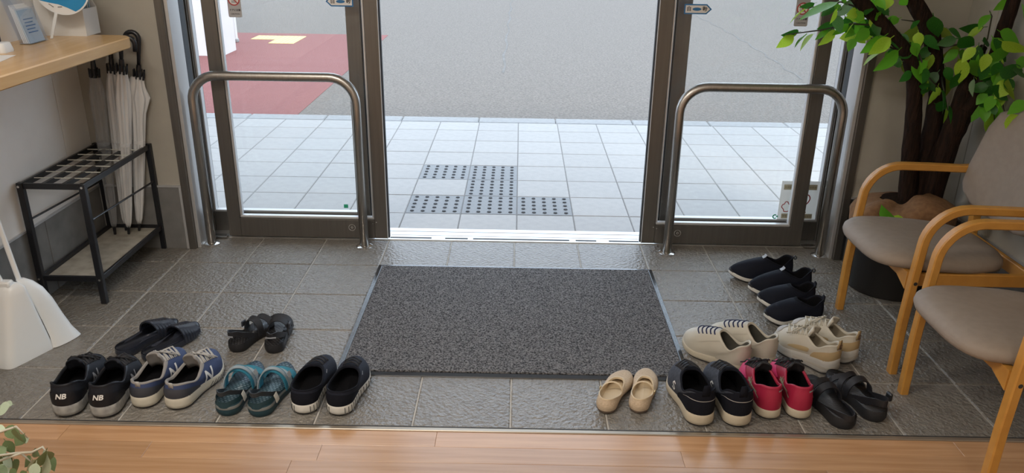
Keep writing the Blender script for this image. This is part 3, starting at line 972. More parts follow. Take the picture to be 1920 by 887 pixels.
# ------------------------------------------------------------------ dustpan and broom
M_PAN = mat('glossy_white_plastic', (0.80, 0.82, 0.81), 0.28)
dpn = empty('dustpan', (-1.70, -1.14, 0), label='white upright dustpan with long handle leaning at the left wall', category='dustpan')
def q_loop(c, z, r, n=4):
    pts = []
    k = len(c)
    for i in range(k):
        p0, p1, p2 = Vector(c[i - 1]), Vector(c[i]), Vector(c[(i + 1) % k])
        a = p1 + (p0 - p1).normalized() * r
        b = p1 + (p2 - p1).normalized() * r
        for s in range(n + 1):
            t = s / n
            q = a * (1 - t) ** 2 + p1 * 2 * t * (1 - t) + b * t * t
            pts.append((q.x + 1.70, q.y + 1.14, z))
    return pts
b0 = [(-1.855, -1.200), (-1.690, -1.232), (-1.622, -1.070), (-1.770, -1.030)]
b1 = [(-1.765, -1.150), (-1.688, -1.158), (-1.650, -1.108), (-1.735, -1.080)]
def lerp_c(t):
    return [((1 - t) * p[0] + t * q[0], (1 - t) * p[1] + t * q[1]) for p, q in zip(b0, b1)]
loops = [q_loop(lerp_c(0.0), 0.0, 0.022), q_loop(lerp_c(-0.01), 0.004, 0.024)]
for t in (0.15, 0.35, 0.55, 0.75, 0.9):
    loops.append(q_loop(lerp_c(t), 0.262 * t, 0.024))
loops += [q_loop(lerp_c(1.0), 0.256, 0.020), q_loop([(-1.745, -1.140), (-1.695, -1.146), (-1.665, -1.112), (-1.722, -1.098)], 0.270, 0.014)]
MB().loft(loops).build('pan', M_PAN, dpn, 50)
MB().tube([(-0.018, 0.010, 0.255), (-0.045, 0.014, 0.34), (-0.115, 0.035, 0.83)], [0.011, 0.0095, 0.0095], 12).build('handle', M_PAN, dpn, True)
MB().box(-0.034, 0.012, -0.006, 0.026, 0.258, 0.285, 0.005).build('handle_clip', M_PAN, dpn, True)
brm = empty('broom', (-1.62, -1.03, 0), label='white hand broom with flared head tucked behind the dustpan', category='broom')
bl = []
for cx, cy, z, w, t in ((-1.607, -1.028, 0.002, 0.058, 0.014), (-1.618, -1.034, 0.045, 0.046, 0.013), (-1.632, -1.040, 0.10, 0.040, 0.012), (-1.645, -1.052, 0.17, 0.036, 0.011), (-1.660, -1.066, 0.220, 0.034, 0.011), (-1.676, -1.076, 0.252, 0.026, 0.010), (-1.690, -1.082, 0.270, 0.014, 0.008)):
    d = Vector((0.36, 0.93, 0)) * w
    nrm = Vector((0.93, -0.36, 0)) * t
    c = Vector((cx + 1.62, cy + 1.03, z))
    bl.append([c + d * math.cos(2 * PI * k / 16) + nrm * math.sin(2 * PI * k / 16) for k in range(16)])
MB().loft(bl).build('head', M_PAN, brm, 60)
MB().tube([(-0.072, -0.053, 0.262), (-0.105, -0.04, 0.46), (-0.145, -0.02, 0.80)], 0.0085, 12).build('handle', M_PAN, brm, True)
# ------------------------------------------------------------------ armchairs
M_BEECH = mat('honey_beech', (0.50, 0.245, 0.048), 0.38, noise=(4, (0.42, 0.195, 0.036), 0.8, (6, 6, 6)), coat=0.1)
M_UPH = mat('taupe_fabric', (0.265, 0.218, 0.176), 0.62, noise=(40, (0.235, 0.192, 0.155), 0.7), bump=(420, 0.25, 0.001), spec=0.35)

def superloop(cx, cy, rx, ry, z, n=40, e=3.2, fn=None):
    pts = []
    for k in range(n):
        a = 2 * PI * k / n
        c, s = math.cos(a), math.sin(a)
        x = cx + rx * math.copysign(abs(c) ** (2 / e), c)
        y = cy + ry * math.copysign(abs(s) ** (2 / e), s)
        pts.append((x, y, z + (fn(x, y) if fn else 0)))
    return pts

def armchair(loc, rz, label):
    t = empty('armchair', loc, rz, label=label, category='chair', group='beech armchairs along the right wall')
    for s in (-1, 1):
        y = s * 0.245
        r = 0.125
        zt = 0.599
        pts = [(0.013, y, 0.0), (0.013, y, 0.20), (0.018, y, 0.36), (0.024, y, zt - r)]
        for k in range(1, 10):
            a = PI - k * PI / 18
            pts.append((0.024 + r + r * math.cos(a), y, zt - r + r * math.sin(a)))
        pts += [(0.26, y, zt - 0.002), (0.375, y, zt - 0.006), (0.415, y - s * 0.008, zt), (0.440, y - s * 0.022, zt + 0.014)]
        fr = MB().sweep_rect(pts, (0, 1, 0), 0.031, 0.027).build('arm_leg', M_BEECH, t, 30)
        p = MB()
        disc(p, (0.020, y - 0.0158, 0.344), 0.0065, (1, 0, 0), (0, 0, 1), 14)
        p.build('bolt_hole', M_RUBBER, fr)
        MB().sweep_rect([(0.490, y - s * 0.034, 0.0), (0.450, y - s * 0.034, 0.30), (0.444, y - s * 0.034, 0.48), (0.464, y - s * 0.034, 0.66), (0.492, y - s * 0.034, 0.80)], (0, 1, 0), 0.030, 0.034).build('rear_leg', M_BEECH, t, 30)
        MB().box(0.03, 0.432, y - s * 0.034 - 0.010, y - s * 0.034 + 0.010, 0.318, 0.362, 0.003).build('side_rail', M_BEECH, t)
    # front cross rail, deeper towards the legs
    MB().loft([[(0.002, -0.229, 0.312), (0.024, -0.229, 0.312), (0.024, -0.229, 0.372), (0.002, -0.229, 0.372)], [(0.002, -0.16, 0.338), (0.024, -0.16, 0.338), (0.024, -0.16, 0.372), (0.002, -0.16, 0.372)],
               [(0.002, 0.16, 0.338), (0.024, 0.16, 0.338), (0.024, 0.16, 0.372), (0.002, 0.16, 0.372)], [(0.002, 0.229, 0.312), (0.024, 0.229, 0.312), (0.024, 0.229, 0.372), (0.002, 0.229, 0.372)]]).build('front_rail', M_BEECH, t)
    MB().box(0.420, 0.440, -0.19, 0.19, 0.318, 0.362, 0.003).build('rear_rail', M_BEECH, t)
    # seat: thick cushion with a rolled, wider front edge and waisted sides
    def seat_loop(sc, z, drop):
        pts = []
        n = 56
        for k in range(n):
            a = 2 * PI * k / n
            c, s_ = math.cos(a), math.sin(a)
            x = 0.150 + (0.240 * sc + (sc - 1) * 0.0) * math.copysign(abs(c) ** 0.62, c)
            y = (0.222 - 0.10 * (1 - sc)) * sc * math.copysign(abs(s_) ** 0.55, s_)
            if x > -0.01:
                y = max(-0.222, min(0.222, y))
            y *= 1.0 + 0.05 * max(0, min(1, (0.0 - x) / 0.06)) - 0.10 * max(0, (x - 0.2) / 0.2)
            f = max(0.0, (0.02 - x) / 0.14)
            pts.append((x, y, z - drop * f * f - 0.022 * max(0, x) / 0.37))
        return pts
    MB().loft([seat_loop(0.80, 0.368, 0.0), seat_loop(0.93, 0.369, 0.004), seat_loop(0.985, 0.377, 0.006), seat_loop(1.0, 0.390, 0.010), seat_loop(0.99, 0.404, 0.012), seat_loop(0.955, 0.415, 0.012), seat_loop(0.88, 0.422, 0.010), seat_loop(0.7, 0.426, 0.006), seat_loop(0.4, 0.425, 0.0), seat_loop(0.1, 0.4245, 0.0)]).build('seat', M_UPH, t, 'all')
    # backrest: padded panel with cut lower corners, leaning back
    def back_loop(off, sc):
        out = []
        pr_ = [(-0.105, 0.462), (0.105, 0.462), (0.17, 0.480), (0.215, 0.515), (0.232, 0.545), (0.236, 0.60), (0.226, 0.76), (0.205, 0.82), (0.15, 0.845), (0.0, 0.852), (-0.15, 0.845), (-0.205, 0.82), (-0.226, 0.76), (-0.236, 0.60), (-0.232, 0.545), (-0.215, 0.515), (-0.17, 0.480)]
        for y, z in pr_:
            yy = y * sc
            zz = 0.655 + (z - 0.655) * sc
            x = 0.422 + 0.20 * (zz - 0.5) + 0.05 * (yy / 0.23) ** 2 * -1
            out.append((x + off, yy, zz))
        return out
    MB().loft([back_loop(0.034, 0.90), back_loop(0.030, 0.985), back_loop(0.014, 1.0), back_loop(-0.004, 0.985), back_loop(-0.013, 0.93), back_loop(-0.018, 0.78), back_loop(-0.020, 0.4)]).build('backrest', M_UPH, t, 60)
    return t
armchair((1.303, -0.895, 0), 0.0, 'beech armchair with taupe seat beside the leafy tree, next to the door')
armchair((1.288, -1.512, 0), 0.01, 'beech armchair with taupe seat at the wooden floor, nearer one of the two')

# ------------------------------------------------------------------ artificial tree in a dark pot with a burlap wrap
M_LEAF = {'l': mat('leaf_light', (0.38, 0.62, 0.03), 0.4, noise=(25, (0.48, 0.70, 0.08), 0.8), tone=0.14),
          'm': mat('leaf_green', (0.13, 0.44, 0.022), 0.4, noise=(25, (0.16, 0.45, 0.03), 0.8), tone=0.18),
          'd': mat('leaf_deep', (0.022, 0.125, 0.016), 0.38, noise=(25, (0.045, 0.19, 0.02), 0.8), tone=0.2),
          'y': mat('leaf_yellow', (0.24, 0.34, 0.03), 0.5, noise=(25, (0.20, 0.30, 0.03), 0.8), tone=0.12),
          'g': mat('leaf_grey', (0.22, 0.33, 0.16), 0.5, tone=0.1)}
for mt_ in M_LEAF.values():
    nt_ = mt_.node_tree
    b_ = nt_.nodes['Principled BSDF']
    tl_ = nt_.nodes.new('ShaderNodeBsdfTranslucent')
    src_ = b_.inputs['Base Color'].links
    if src_:
        nt_.links.new(src_[0].from_socket, tl_.inputs[0])
    ms_ = nt_.nodes.new('ShaderNodeMixShader')
    ms_.inputs[0].default_value = 0.5
    nt_.links.new(b_.outputs[0], ms_.inputs[1])
    nt_.links.new(tl_.outputs[0], ms_.inputs[2])
    nt_.links.new(ms_.outputs[0], nt_.nodes['Material Output'].inputs[0])
M_BARK = mat('dark_bark', (0.026, 0.013, 0.008), 0.8, spec=0.15, noise=(10, (0.010, 0.006, 0.004), 1.0, (9, 9, 1.5)), bump=(16, 0.8, 0.01, (9, 9, 1.5)))
M_TWIG = mat('twig_brown', (0.03, 0.03, 0.016), 0.6)

def leaf_mesh(mt, fold=0.16, curl=0.12):
    prof = [(0.0, 0.03), (0.10, 0.30), (0.24, 0.47), (0.42, 0.50), (0.62, 0.40), (0.82, 0.20), (1.0, 0.0)]
    vs, fs = [], []
    for y, w in prof:
        zc = -curl * y * y
        vs += [(-w, y, zc + fold * w), (0, y, zc), (w, y, zc + fold * w)]
    for i in range(len(prof) - 1):
        a = 3 * i
        fs += [(a, a + 1, a + 4, a + 3), (a + 1, a + 2, a + 5, a + 4)]
    n = len(vs)
    vs += [(0.025, -0.16, 0.02), (-0.025, -0.16, 0.02)]
    fs.append((n + 1, n, 2, 0))
    me = bpy.data.meshes.new('leaf')
    me.from_pydata(vs, [], fs)
    me.validate()
    me.materials.append(mt)
    me.polygons.foreach_set('use_smooth', [True] * len(me.polygons))
    return me
LEAF_ME = {k: [leaf_mesh(v, 0.14, 0.10), leaf_mesh(v, 0.26, 0.22)] for k, v in M_LEAF.items()}

LEAVES=[
(1.07,-0.467,1.144,1.017,-0.473,1.104,0.017,'l'),(1.181,-0.471,1.17,1.064,-0.477,1.12,0.02,'m'),(1.131,-0.376,1.157,1.089,-0.36,1.138,0.015,'d'),
(1.268,-0.41,1.174,1.207,-0.424,1.118,0.015,'g'),(1.185,-0.466,1.145,1.166,-0.483,1.1,0.02,'l'),(1.26,-0.372,1.14,1.315,-0.354,1.106,0.038,'d'),
(1.344,-0.364,1.161,1.3,-0.382,1.117,0.025,'l'),(1.326,-0.398,1.117,1.262,-0.385,1.103,0.017,'l'),(1.089,-0.366,1.047,1.027,-0.39,1.037,0.007,'d'),
(1.064,-0.393,1.037,1.013,-0.392,0.995,0.015,'l'),(1.106,-0.418,1.047,1.057,-0.443,1.011,0.028,'m'),(1.148,-0.367,1.041,1.106,-0.365,0.989,0.017,'l'),
(1.223,-0.362,1.076,1.171,-0.358,1.06,0.015,'d'),(1.203,-0.37,1.055,1.162,-0.369,1.025,0.018,'m'),(1.215,-0.402,1.063,1.171,-0.406,1.007,0.022,'l'),
(1.247,-0.44,1.09,1.209,-0.422,1.048,0.021,'m'),(1.253,-0.474,1.095,1.232,-0.466,1.053,0.023,'l'),(1.299,-0.41,1.088,1.261,-0.412,1.041,0.023,'m'),
(1.337,-0.35,1.097,1.37,-0.369,1.044,0.035,'d'),(1.34,-0.449,1.1,1.355,-0.467,1.055,0.031,'d'),(1.362,-0.401,1.055,1.293,-0.414,1.034,0.039,'l'),
(1.381,-0.462,1.049,1.323,-0.447,0.987,0.042,'m'),(1.403,-0.469,1.043,1.343,-0.466,0.988,0.033,'l'),(1.443,-0.341,0.976,1.367,-0.365,0.939,0.031,'l'),
(1.413,-0.526,1.006,1.347,-0.543,0.939,0.042,'m'),(1.504,-0.372,0.97,1.473,-0.365,0.937,0.035,'d'),(1.609,-0.29,1.054,1.524,-0.309,1.028,0.029,'y'),
(1.479,-0.439,1.018,1.412,-0.466,1.034,0.03,'d'),(1.504,-0.387,1.024,1.567,-0.363,0.989,0.028,'l'),(1.566,-0.33,0.966,1.56,-0.316,0.911,0.057,'l'),
(1.572,-0.329,0.975,1.64,-0.358,0.948,0.031,'l'),(1.555,-0.476,0.962,1.52,-0.448,0.902,0.039,'m'),(1.617,-0.369,0.954,1.663,-0.375,0.921,0.031,'d'),
(1.55,-0.273,0.92,1.601,-0.254,0.882,0.026,'y'),(1.502,-0.475,0.92,1.461,-0.494,0.89,0.023,'d'),(1.533,-0.442,1.046,1.591,-0.464,1.012,0.03,'d'),
(1.553,-0.456,1.124,1.595,-0.428,1.052,0.041,'d'),(1.649,-0.309,1.058,1.694,-0.337,1.039,0.025,'y'),(1.631,-0.503,1.049,1.58,-0.486,1.026,0.03,'d'),
(1.616,-0.46,1.079,1.663,-0.473,1.052,0.03,'d'),(1.631,-0.519,1.051,1.704,-0.49,1.024,0.016,'d'),(1.761,-0.298,0.986,1.698,-0.324,0.958,0.032,'y'),
(1.663,-0.586,1.029,1.631,-0.576,0.983,0.037,'l'),(1.543,-0.507,0.939,1.526,-0.535,0.895,0.024,'d'),(1.59,-0.432,0.885,1.57,-0.447,0.816,0.013,'l'),
(1.653,-0.321,0.89,1.694,-0.343,0.844,0.04,'d'),(1.64,-0.424,0.857,1.637,-0.407,0.787,0.035,'l'),(1.756,-0.251,0.861,1.774,-0.252,0.793,0.022,'y'),
(1.622,-0.487,0.942,1.649,-0.492,0.895,0.026,'d'),(1.601,-0.532,0.863,1.629,-0.537,0.787,0.02,'d'),(1.615,-0.485,0.801,1.672,-0.462,0.778,0.028,'d'),
(1.729,-0.357,0.751,1.734,-0.357,0.668,0.025,'l'),(1.64,-0.533,0.805,1.655,-0.548,0.748,0.016,'d'),(1.362,-0.487,1.189,1.348,-0.504,1.157,0.037,'l'),
(1.403,-0.489,1.188,1.439,-0.467,1.165,0.027,'m'),(1.306,-0.509,1.189,1.329,-0.536,1.162,0.029,'m'),(1.353,-0.336,1.168,1.4,-0.332,1.127,0.028,'m'),
(1.206,-0.428,1.178,1.248,-0.404,1.161,0.023,'m'),(1.788,-0.522,1.195,1.75,-0.507,1.157,0.018,'m'),(1.677,-0.601,1.147,1.64,-0.619,1.109,0.014,'m'),
(1.757,-0.44,1.086,1.693,-0.415,1.072,0.012,'d'),(1.726,-0.489,1.091,1.685,-0.471,1.046,0.03,'l'),(1.707,-0.637,1.094,1.78,-0.635,1.059,0.022,'m'),
(1.697,-0.683,1.067,1.777,-0.697,1.031,0.035,'l'),(1.789,-0.589,1.024,1.703,-0.614,1.0,0.029,'m'),(1.788,-0.548,0.991,1.748,-0.538,0.942,0.059,'l'),
(1.664,-0.53,0.979,1.673,-0.506,0.896,0.018,'l'),(1.666,-0.512,0.925,1.666,-0.484,0.862,0.023,'d'),(1.67,-0.608,0.92,1.661,-0.628,0.869,0.018,'g'),
(1.739,-0.506,0.9,1.788,-0.491,0.849,0.032,'l'),(1.729,-0.576,0.904,1.764,-0.606,0.87,0.043,'d'),(1.7,-0.617,0.977,1.701,-0.595,0.92,0.033,'d'),
(1.702,-0.698,0.971,1.791,-0.681,0.959,0.038,'d'),(1.716,-0.63,0.942,1.796,-0.607,0.926,0.033,'m'),(1.782,-0.646,0.923,1.739,-0.656,0.869,0.051,'l'),
(1.75,-0.682,0.934,1.78,-0.68,0.864,0.017,'y'),(1.718,-0.653,0.899,1.783,-0.647,0.859,0.042,'d'),(1.783,-0.547,0.843,1.735,-0.541,0.762,0.045,'m'),
(1.753,-0.627,0.858,1.797,-0.611,0.73,0.059,'m'),(1.755,-0.618,0.817,1.773,-0.598,0.727,0.03,'l'),(1.739,-0.763,0.828,1.787,-0.76,0.752,0.046,'l'),
(1.778,-0.763,0.874,1.728,-0.774,0.836,0.038,'m'),(1.748,-0.703,1.004,1.804,-0.675,0.985,0.028,'m'),(1.735,-0.717,0.975,1.793,-0.71,0.95,0.028,'d'),
(1.758,-0.638,1.19,1.782,-0.641,1.136,0.015,'m'),
]


TB = Vector((1.605, -0.42, 0))
tree = empty('potted_tree', TB, label='artificial leafy tree with dark trunks in the corner behind the armchairs', category='tree')
def rel(pts, o=TB):
    return [Vector(p) - o for p in pts]
def trunk(pts, r, name='trunk', k=10):
    # smooth the polyline
    pts = rel(pts)
    out, rr = [], []
    for i in range(len(pts) - 1):
        for s in range(4):
            t = s / 4
            p0, p1, p2, p3 = pts[max(i - 1, 0)], pts[i], pts[i + 1], pts[min(i + 2, len(pts) - 1)]
            q = 0.5 * ((2 * p1) + (p2 - p0) * t + (2 * p0 - 5 * p1 + 4 * p2 - p3) * t * t + (3 * p1 - p0 - 3 * p2 + p3) * t ** 3)
            out.append(q)
            rr.append((r[i] * (1 - t) + r[i + 1] * t) * random.uniform(0.94, 1.06))
    out.append(pts[-1]); rr.append(r[-1])
    return MB().tube(out, rr, k).build(name, M_BARK, tree, 'all')
tA = [(1.623, -0.42, 0.34), (1.593, -0.42, 0.557), (1.571, -0.43, 0.713), (1.549, -0.44, 0.821), (1.528, -0.44, 0.903), (1.487, -0.44, 0.984), (1.394, -0.44, 1.072), (1.306, -0.44, 1.148), (1.246, -0.44, 1.205), (1.17, -0.45, 1.30)]
trunk(tA, [0.040, 0.034, 0.031, 0.029, 0.028, 0.026, 0.026, 0.027, 0.026, 0.022])
tB = [(1.679, -0.41, 0.34), (1.673, -0.40, 0.553), (1.671, -0.39, 0.727), (1.664, -0.38, 0.831), (1.623, -0.38, 0.977), (1.584, -0.38, 1.067), (1.509, -0.38, 1.165), (1.469, -0.38, 1.213), (1.44, -0.38, 1.33)]
trunk(tB, [0.046, 0.040, 0.034, 0.031, 0.031, 0.036, 0.031, 0.030, 0.026])
trunk([(1.690, -0.45, 0.34), (1.698, -0.46, 0.571), (1.711, -0.48, 0.706), (1.728, -0.495, 0.786)], [0.046, 0.044, 0.042, 0.036])
trunk([(1.703, -0.470, 0.640), (1.709, -0.48, 0.78), (1.726, -0.47, 0.892), (1.747, -0.46, 0.975)], [0.032, 0.030, 0.028, 0.027], 'branch')
trunk([(1.715, -0.488, 0.740), (1.752, -0.51, 0.842), (1.776, -0.53, 1.00), (1.780, -0.53, 1.08), (1.791, -0.53, 1.174), (1.80, -0.53, 1.32)], [0.034, 0.030, 0.026, 0.025, 0.024, 0.02], 'branch')
trunk([(1.745, -0.46, 0.972), (1.752, -0.46, 0.995), (1.765, -0.46, 1.018)], [0.022, 0.020, 0.012], 'stub')
TWIGS = [
 [(1.373, -0.44, 1.085), (1.259, -0.42, 1.088), (1.167, -0.4, 1.061), (1.032, -0.4, 1.041)],
 [(1.343, -0.44, 1.13), (1.218, -0.41, 1.166), (1.1, -0.4, 1.141)],
 [(1.50, -0.44, 0.97), (1.414, -0.42, 1.010), (1.349, -0.42, 1.037)],
 [(1.487, -0.44, 0.984), (1.516, -0.45, 0.975), (1.524, -0.46, 0.945)],
 [(1.60, -0.39, 1.07), (1.535, -0.38, 1.095), (1.471, -0.38, 1.101)],
 [(1.528, -0.45, 0.985), (1.571, -0.47, 0.903), (1.614, -0.48, 0.862)],
 [(1.655, -0.40, 0.90), (1.661, -0.44, 0.838), (1.686, -0.45, 0.768)],
 [(1.625, -0.40, 1.0), (1.674, -0.45, 1.022), (1.732, -0.46, 1.007), (1.750, -0.46, 0.99)],
 [(1.750, -0.465, 0.99), (1.753, -0.49, 1.051), (1.744, -0.5, 1.132), (1.731, -0.5, 1.151)],
 [(1.770, -0.52, 0.99), (1.76, -0.58, 0.985), (1.785, -0.62, 0.95)],
 [(1.775, -0.53, 1.051), (1.792, -0.5, 1.068), (1.815, -0.5, 1.068)],
 [(1.752, -0.50, 0.978), (1.765, -0.56, 0.911), (1.765, -0.60, 0.83), (1.775, -0.62, 0.767)],
 [(1.765, -0.56, 0.911), (1.782, -0.60, 0.87), (1.79, -0.64, 0.81)],
 [(1.528, -0.44, 1.0), (1.552, -0.43, 1.031), (1.614, -0.43, 1.03)]]
for tw in TWIGS:
    MB().tube(rel(tw), [0.0042] + [0.0030] * (len(tw) - 2) + [0.0016], 6).build('twig', M_TWIG, tree, 'all')

rl = random.Random(11)
def put_leaf(parent, p0, p1, w, tone, origin, view=Vector((-0.40, -0.80, 0.45)), jit=0.45, meshes=LEAF_ME):
    p0, p1 = Vector(p0) - origin, Vector(p1) - origin
    d = p1 - p0
    ln = max(d.length, 0.02)
    yv = d.normalized()
    nv = view + Vector((rl.uniform(-jit, jit), rl.uniform(-jit, jit), rl.uniform(-jit, jit)))
    nv = (nv - yv * nv.dot(yv)).normalized()
    xv = yv.cross(nv)
    # a narrow leaf in the photograph is one seen edge-on: keep its real width and tilt it
    ln *= 1.18
    real = max(w * 1.15, 0.58 * ln)
    if w < 0.42 * ln:
        ang = math.acos(max(0.25, min(1.0, w / real))) * rl.choice((-1, 1)) * 0.8
        nv = (nv * math.cos(ang) + xv * math.sin(ang)).normalized()
        xv = yv.cross(nv)
    o = link('leaf', meshes[tone][rl.randint(0, 1)], parent)
    mm = Matrix((xv * real, yv * ln, nv * real)).transposed().to_4x4()
    mm.translation = p0
    o.matrix_local = mm
    return o
for lf_ in LEAVES:
    put_leaf(tree, lf_[0:3], lf_[3:6], lf_[6], lf_[7], TB)
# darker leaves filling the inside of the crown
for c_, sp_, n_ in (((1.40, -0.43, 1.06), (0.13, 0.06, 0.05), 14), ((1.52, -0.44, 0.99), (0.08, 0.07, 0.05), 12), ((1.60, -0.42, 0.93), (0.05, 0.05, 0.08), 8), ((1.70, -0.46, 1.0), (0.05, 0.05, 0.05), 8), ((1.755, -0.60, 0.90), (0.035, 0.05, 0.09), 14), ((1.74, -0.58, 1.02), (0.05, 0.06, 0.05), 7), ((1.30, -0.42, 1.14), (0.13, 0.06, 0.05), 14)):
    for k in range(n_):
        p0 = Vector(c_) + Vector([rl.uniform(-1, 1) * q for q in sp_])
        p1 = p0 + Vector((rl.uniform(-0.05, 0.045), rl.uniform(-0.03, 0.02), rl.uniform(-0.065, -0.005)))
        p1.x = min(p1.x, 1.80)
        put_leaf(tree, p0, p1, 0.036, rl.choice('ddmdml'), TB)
# leaves of the crown above the picture's edge
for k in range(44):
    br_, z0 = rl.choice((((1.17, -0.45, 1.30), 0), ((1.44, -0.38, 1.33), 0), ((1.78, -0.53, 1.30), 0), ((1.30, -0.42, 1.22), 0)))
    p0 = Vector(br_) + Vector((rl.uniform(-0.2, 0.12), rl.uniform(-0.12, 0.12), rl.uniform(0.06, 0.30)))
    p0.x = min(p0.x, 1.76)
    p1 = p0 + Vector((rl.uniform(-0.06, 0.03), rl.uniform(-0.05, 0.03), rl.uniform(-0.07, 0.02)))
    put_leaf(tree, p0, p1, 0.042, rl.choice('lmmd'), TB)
# pot and wrap
MB().loft([[(r * math.cos(2 * PI * k / 40), r * math.sin(2 * PI * k / 40), z) for k in range(40)] for r, z in ((0.165, 0.0), (0.172, 0.006), (0.188, 0.28), (0.192, 0.30), (0.182, 0.305), (0.176, 0.27))]).build('pot', mat('black_pot', (0.012, 0.011, 0.010), 0.55), tree, 40)
wrap = []
for r, z in ((0.196, 0.22), (0.198, 0.29), (0.200, 0.335), (0.190, 0.352), (0.150, 0.372), (0.09, 0.385)):
    lp = []
    for k in range(60):
        a = 2 * PI * k / 60
        pk = 0.5 + 0.5 * math.cos(4 * (a - math.radians(63)))
        lift = 0.055 / (1 + ((math.degrees(a) - 293) / 40) ** 6) + 0.02 * math.exp(-((math.degrees(a) - 208) / 18) ** 2)
        drop = -0.10 * (1 - pk) if z < 0.23 else 0
        ro = 0.012 * math.exp(-((math.degrees(a) - 205) / 14) ** 2) if z > 0.28 else 0
        wv = 0.004 * math.sin(9 * a + 20 * z)
        lp.append(((r + ro + wv) * math.cos(a), (r + ro + wv) * math.sin(a), z - drop * 0.6 + (lift if z > 0.3 else 0)))
    wrap.append(lp)
MB().loft(wrap, cap=False).build('burlap_wrap', mat('burlap', (0.22, 0.115, 0.05), 0.9, noise=(60, (0.16, 0.08, 0.035), 0.9), bump=(300, 0.5, 0.001)), tree, 'all')
MB().cyl((0, 0, 0.386), 0.088, 0.004, 24).build('soil_moss', M_BARK, tree)
for p0, p1, w, tone in (((1.50, -0.575, 0.345), (1.435, -0.600, 0.405), 0.045, 'm'), ((1.475, -0.60, 0.372), (1.53, -0.615, 0.350), 0.04, 'l')):
    put_leaf(tree, p0, p1, w, tone, TB)

# ------------------------------------------------------------------ eucalyptus plant at the lower left
M_EU = {'m': mat('eucalyptus', (0.13, 0.185, 0.075), 0.5, noise=(20, (0.10, 0.15, 0.06), 0.8), tone=0.2),
        'g': mat('eucalyptus_pale', (0.42, 0.50, 0.38), 0.5, noise=(20, (0.34, 0.42, 0.28), 0.8), tone=0.15)}
EU_ME = {k: [leaf_mesh(v, 0.10, 0.12), leaf_mesh(v, 0.18, 0.25)] for k, v in M_EU.items()}
EU_LEAVES = [
(-1.231,-1.891,0.311,-1.272,-1.89,0.287,0.029,'g'),
(-1.235,-1.876,0.303,-1.268,-1.871,0.294,0.019,'g'),
(-1.186,-1.985,0.311,-1.146,-2.002,0.302,0.023,'m'),
(-1.108,-2.058,0.362,-1.11,-2.045,0.31,0.024,'m'),
(-1.113,-2.029,0.326,-1.129,-2.04,0.306,0.024,'m'),
(-1.168,-1.941,0.251,-1.18,-1.942,0.242,0.013,'g'),
(-1.213,-1.96,0.257,-1.201,-1.961,0.224,0.023,'m'),
(-1.197,-1.983,0.254,-1.212,-1.997,0.248,0.02,'m'),
(-1.222,-1.984,0.238,-1.208,-1.969,0.193,0.028,'m'),
(-1.2,-1.997,0.236,-1.192,-1.988,0.204,0.018,'g'),
(-1.208,-1.979,0.201,-1.219,-1.997,0.186,0.028,'g'),
(-1.197,-1.969,0.209,-1.199,-1.965,0.174,0.01,'m'),
(-1.204,-2.024,0.235,-1.176,-2.043,0.208,0.03,'m'),
(-1.163,-1.956,0.209,-1.184,-1.957,0.181,0.013,'m'),
(-1.149,-1.974,0.213,-1.16,-1.959,0.167,0.021,'g'),
(-1.141,-1.974,0.239,-1.146,-1.957,0.214,0.01,'m'),
(-1.083,-2.013,0.269,-1.118,-2.001,0.207,0.02,'m'),
(-1.086,-2.007,0.258,-1.114,-1.989,0.192,0.013,'g'),
(-1.119,-1.955,0.212,-1.105,-1.971,0.184,0.018,'m'),
(-1.09,-2.044,0.259,-1.098,-2.055,0.226,0.022,'g'),
(-1.144,-1.944,0.169,-1.163,-1.947,0.131,0.024,'m'),
(-1.205,-1.985,0.315,-1.183,-1.993,0.312,0.013,'g'),
(-1.175,-1.999,0.204,-1.194,-2.004,0.177,0.025,'m'),
(-1.137,-2.018,0.214,-1.159,-2.014,0.178,0.023,'m'),
]
EU_STEMS = [
  [(-1.241, -2.15, 0.293), (-1.192, -2.1, 0.34), (-1.18, -2.02, 0.323), (-1.148, -2.0, 0.327), (-1.127, -2.0, 0.295)] ,
  [(-1.241, -2.15, 0.293), (-1.192, -2.08, 0.297), (-1.164, -2.0, 0.252), (-1.126, -2.0, 0.255), (-1.097, -2.0, 0.271), (-1.089, -2.0, 0.25)] ,
  [(-1.241, -2.15, 0.293), (-1.273, -2.0, 0.324), (-1.277, -1.9, 0.308), (-1.25, -1.86, 0.29)] ,
  [(-1.233, -2.15, 0.279), (-1.198, -2.08, 0.267), (-1.178, -2.02, 0.251), (-1.152, -2.0, 0.252), (-1.132, -2.0, 0.225)] ,
]

EB = Vector((-1.33, -2.26, 0))
eu = empty('potted_eucalyptus', EB, label='grey-green eucalyptus plant with thin stems on the wooden floor corner', category='plant')
MB().loft([[(r * math.cos(2 * PI * k / 32), r * math.sin(2 * PI * k / 32), z) for k in range(32)] for r, z in ((0.07, 0.0), (0.075, 0.005), (0.095, 0.16), (0.088, 0.165), (0.082, 0.14))]).build('pot', M_WHITEP, eu, 40)
for st_ in EU_STEMS:
    st_ = [(-1.33, -2.26, 0.14)] + list(st_)
    MB().tube(rel(st_, EB), [0.003] * (len(st_) - 1) + [0.0012], 6).build('stem', mat('pale_stem', (0.45, 0.42, 0.33), 0.6), eu, 'all')
for lf_ in EU_LEAVES:
    put_leaf(eu, lf_[0:3], lf_[3:6], lf_[6], lf_[7], EB, Vector((0.25, -0.6, 0.7)), 0.35, EU_ME)
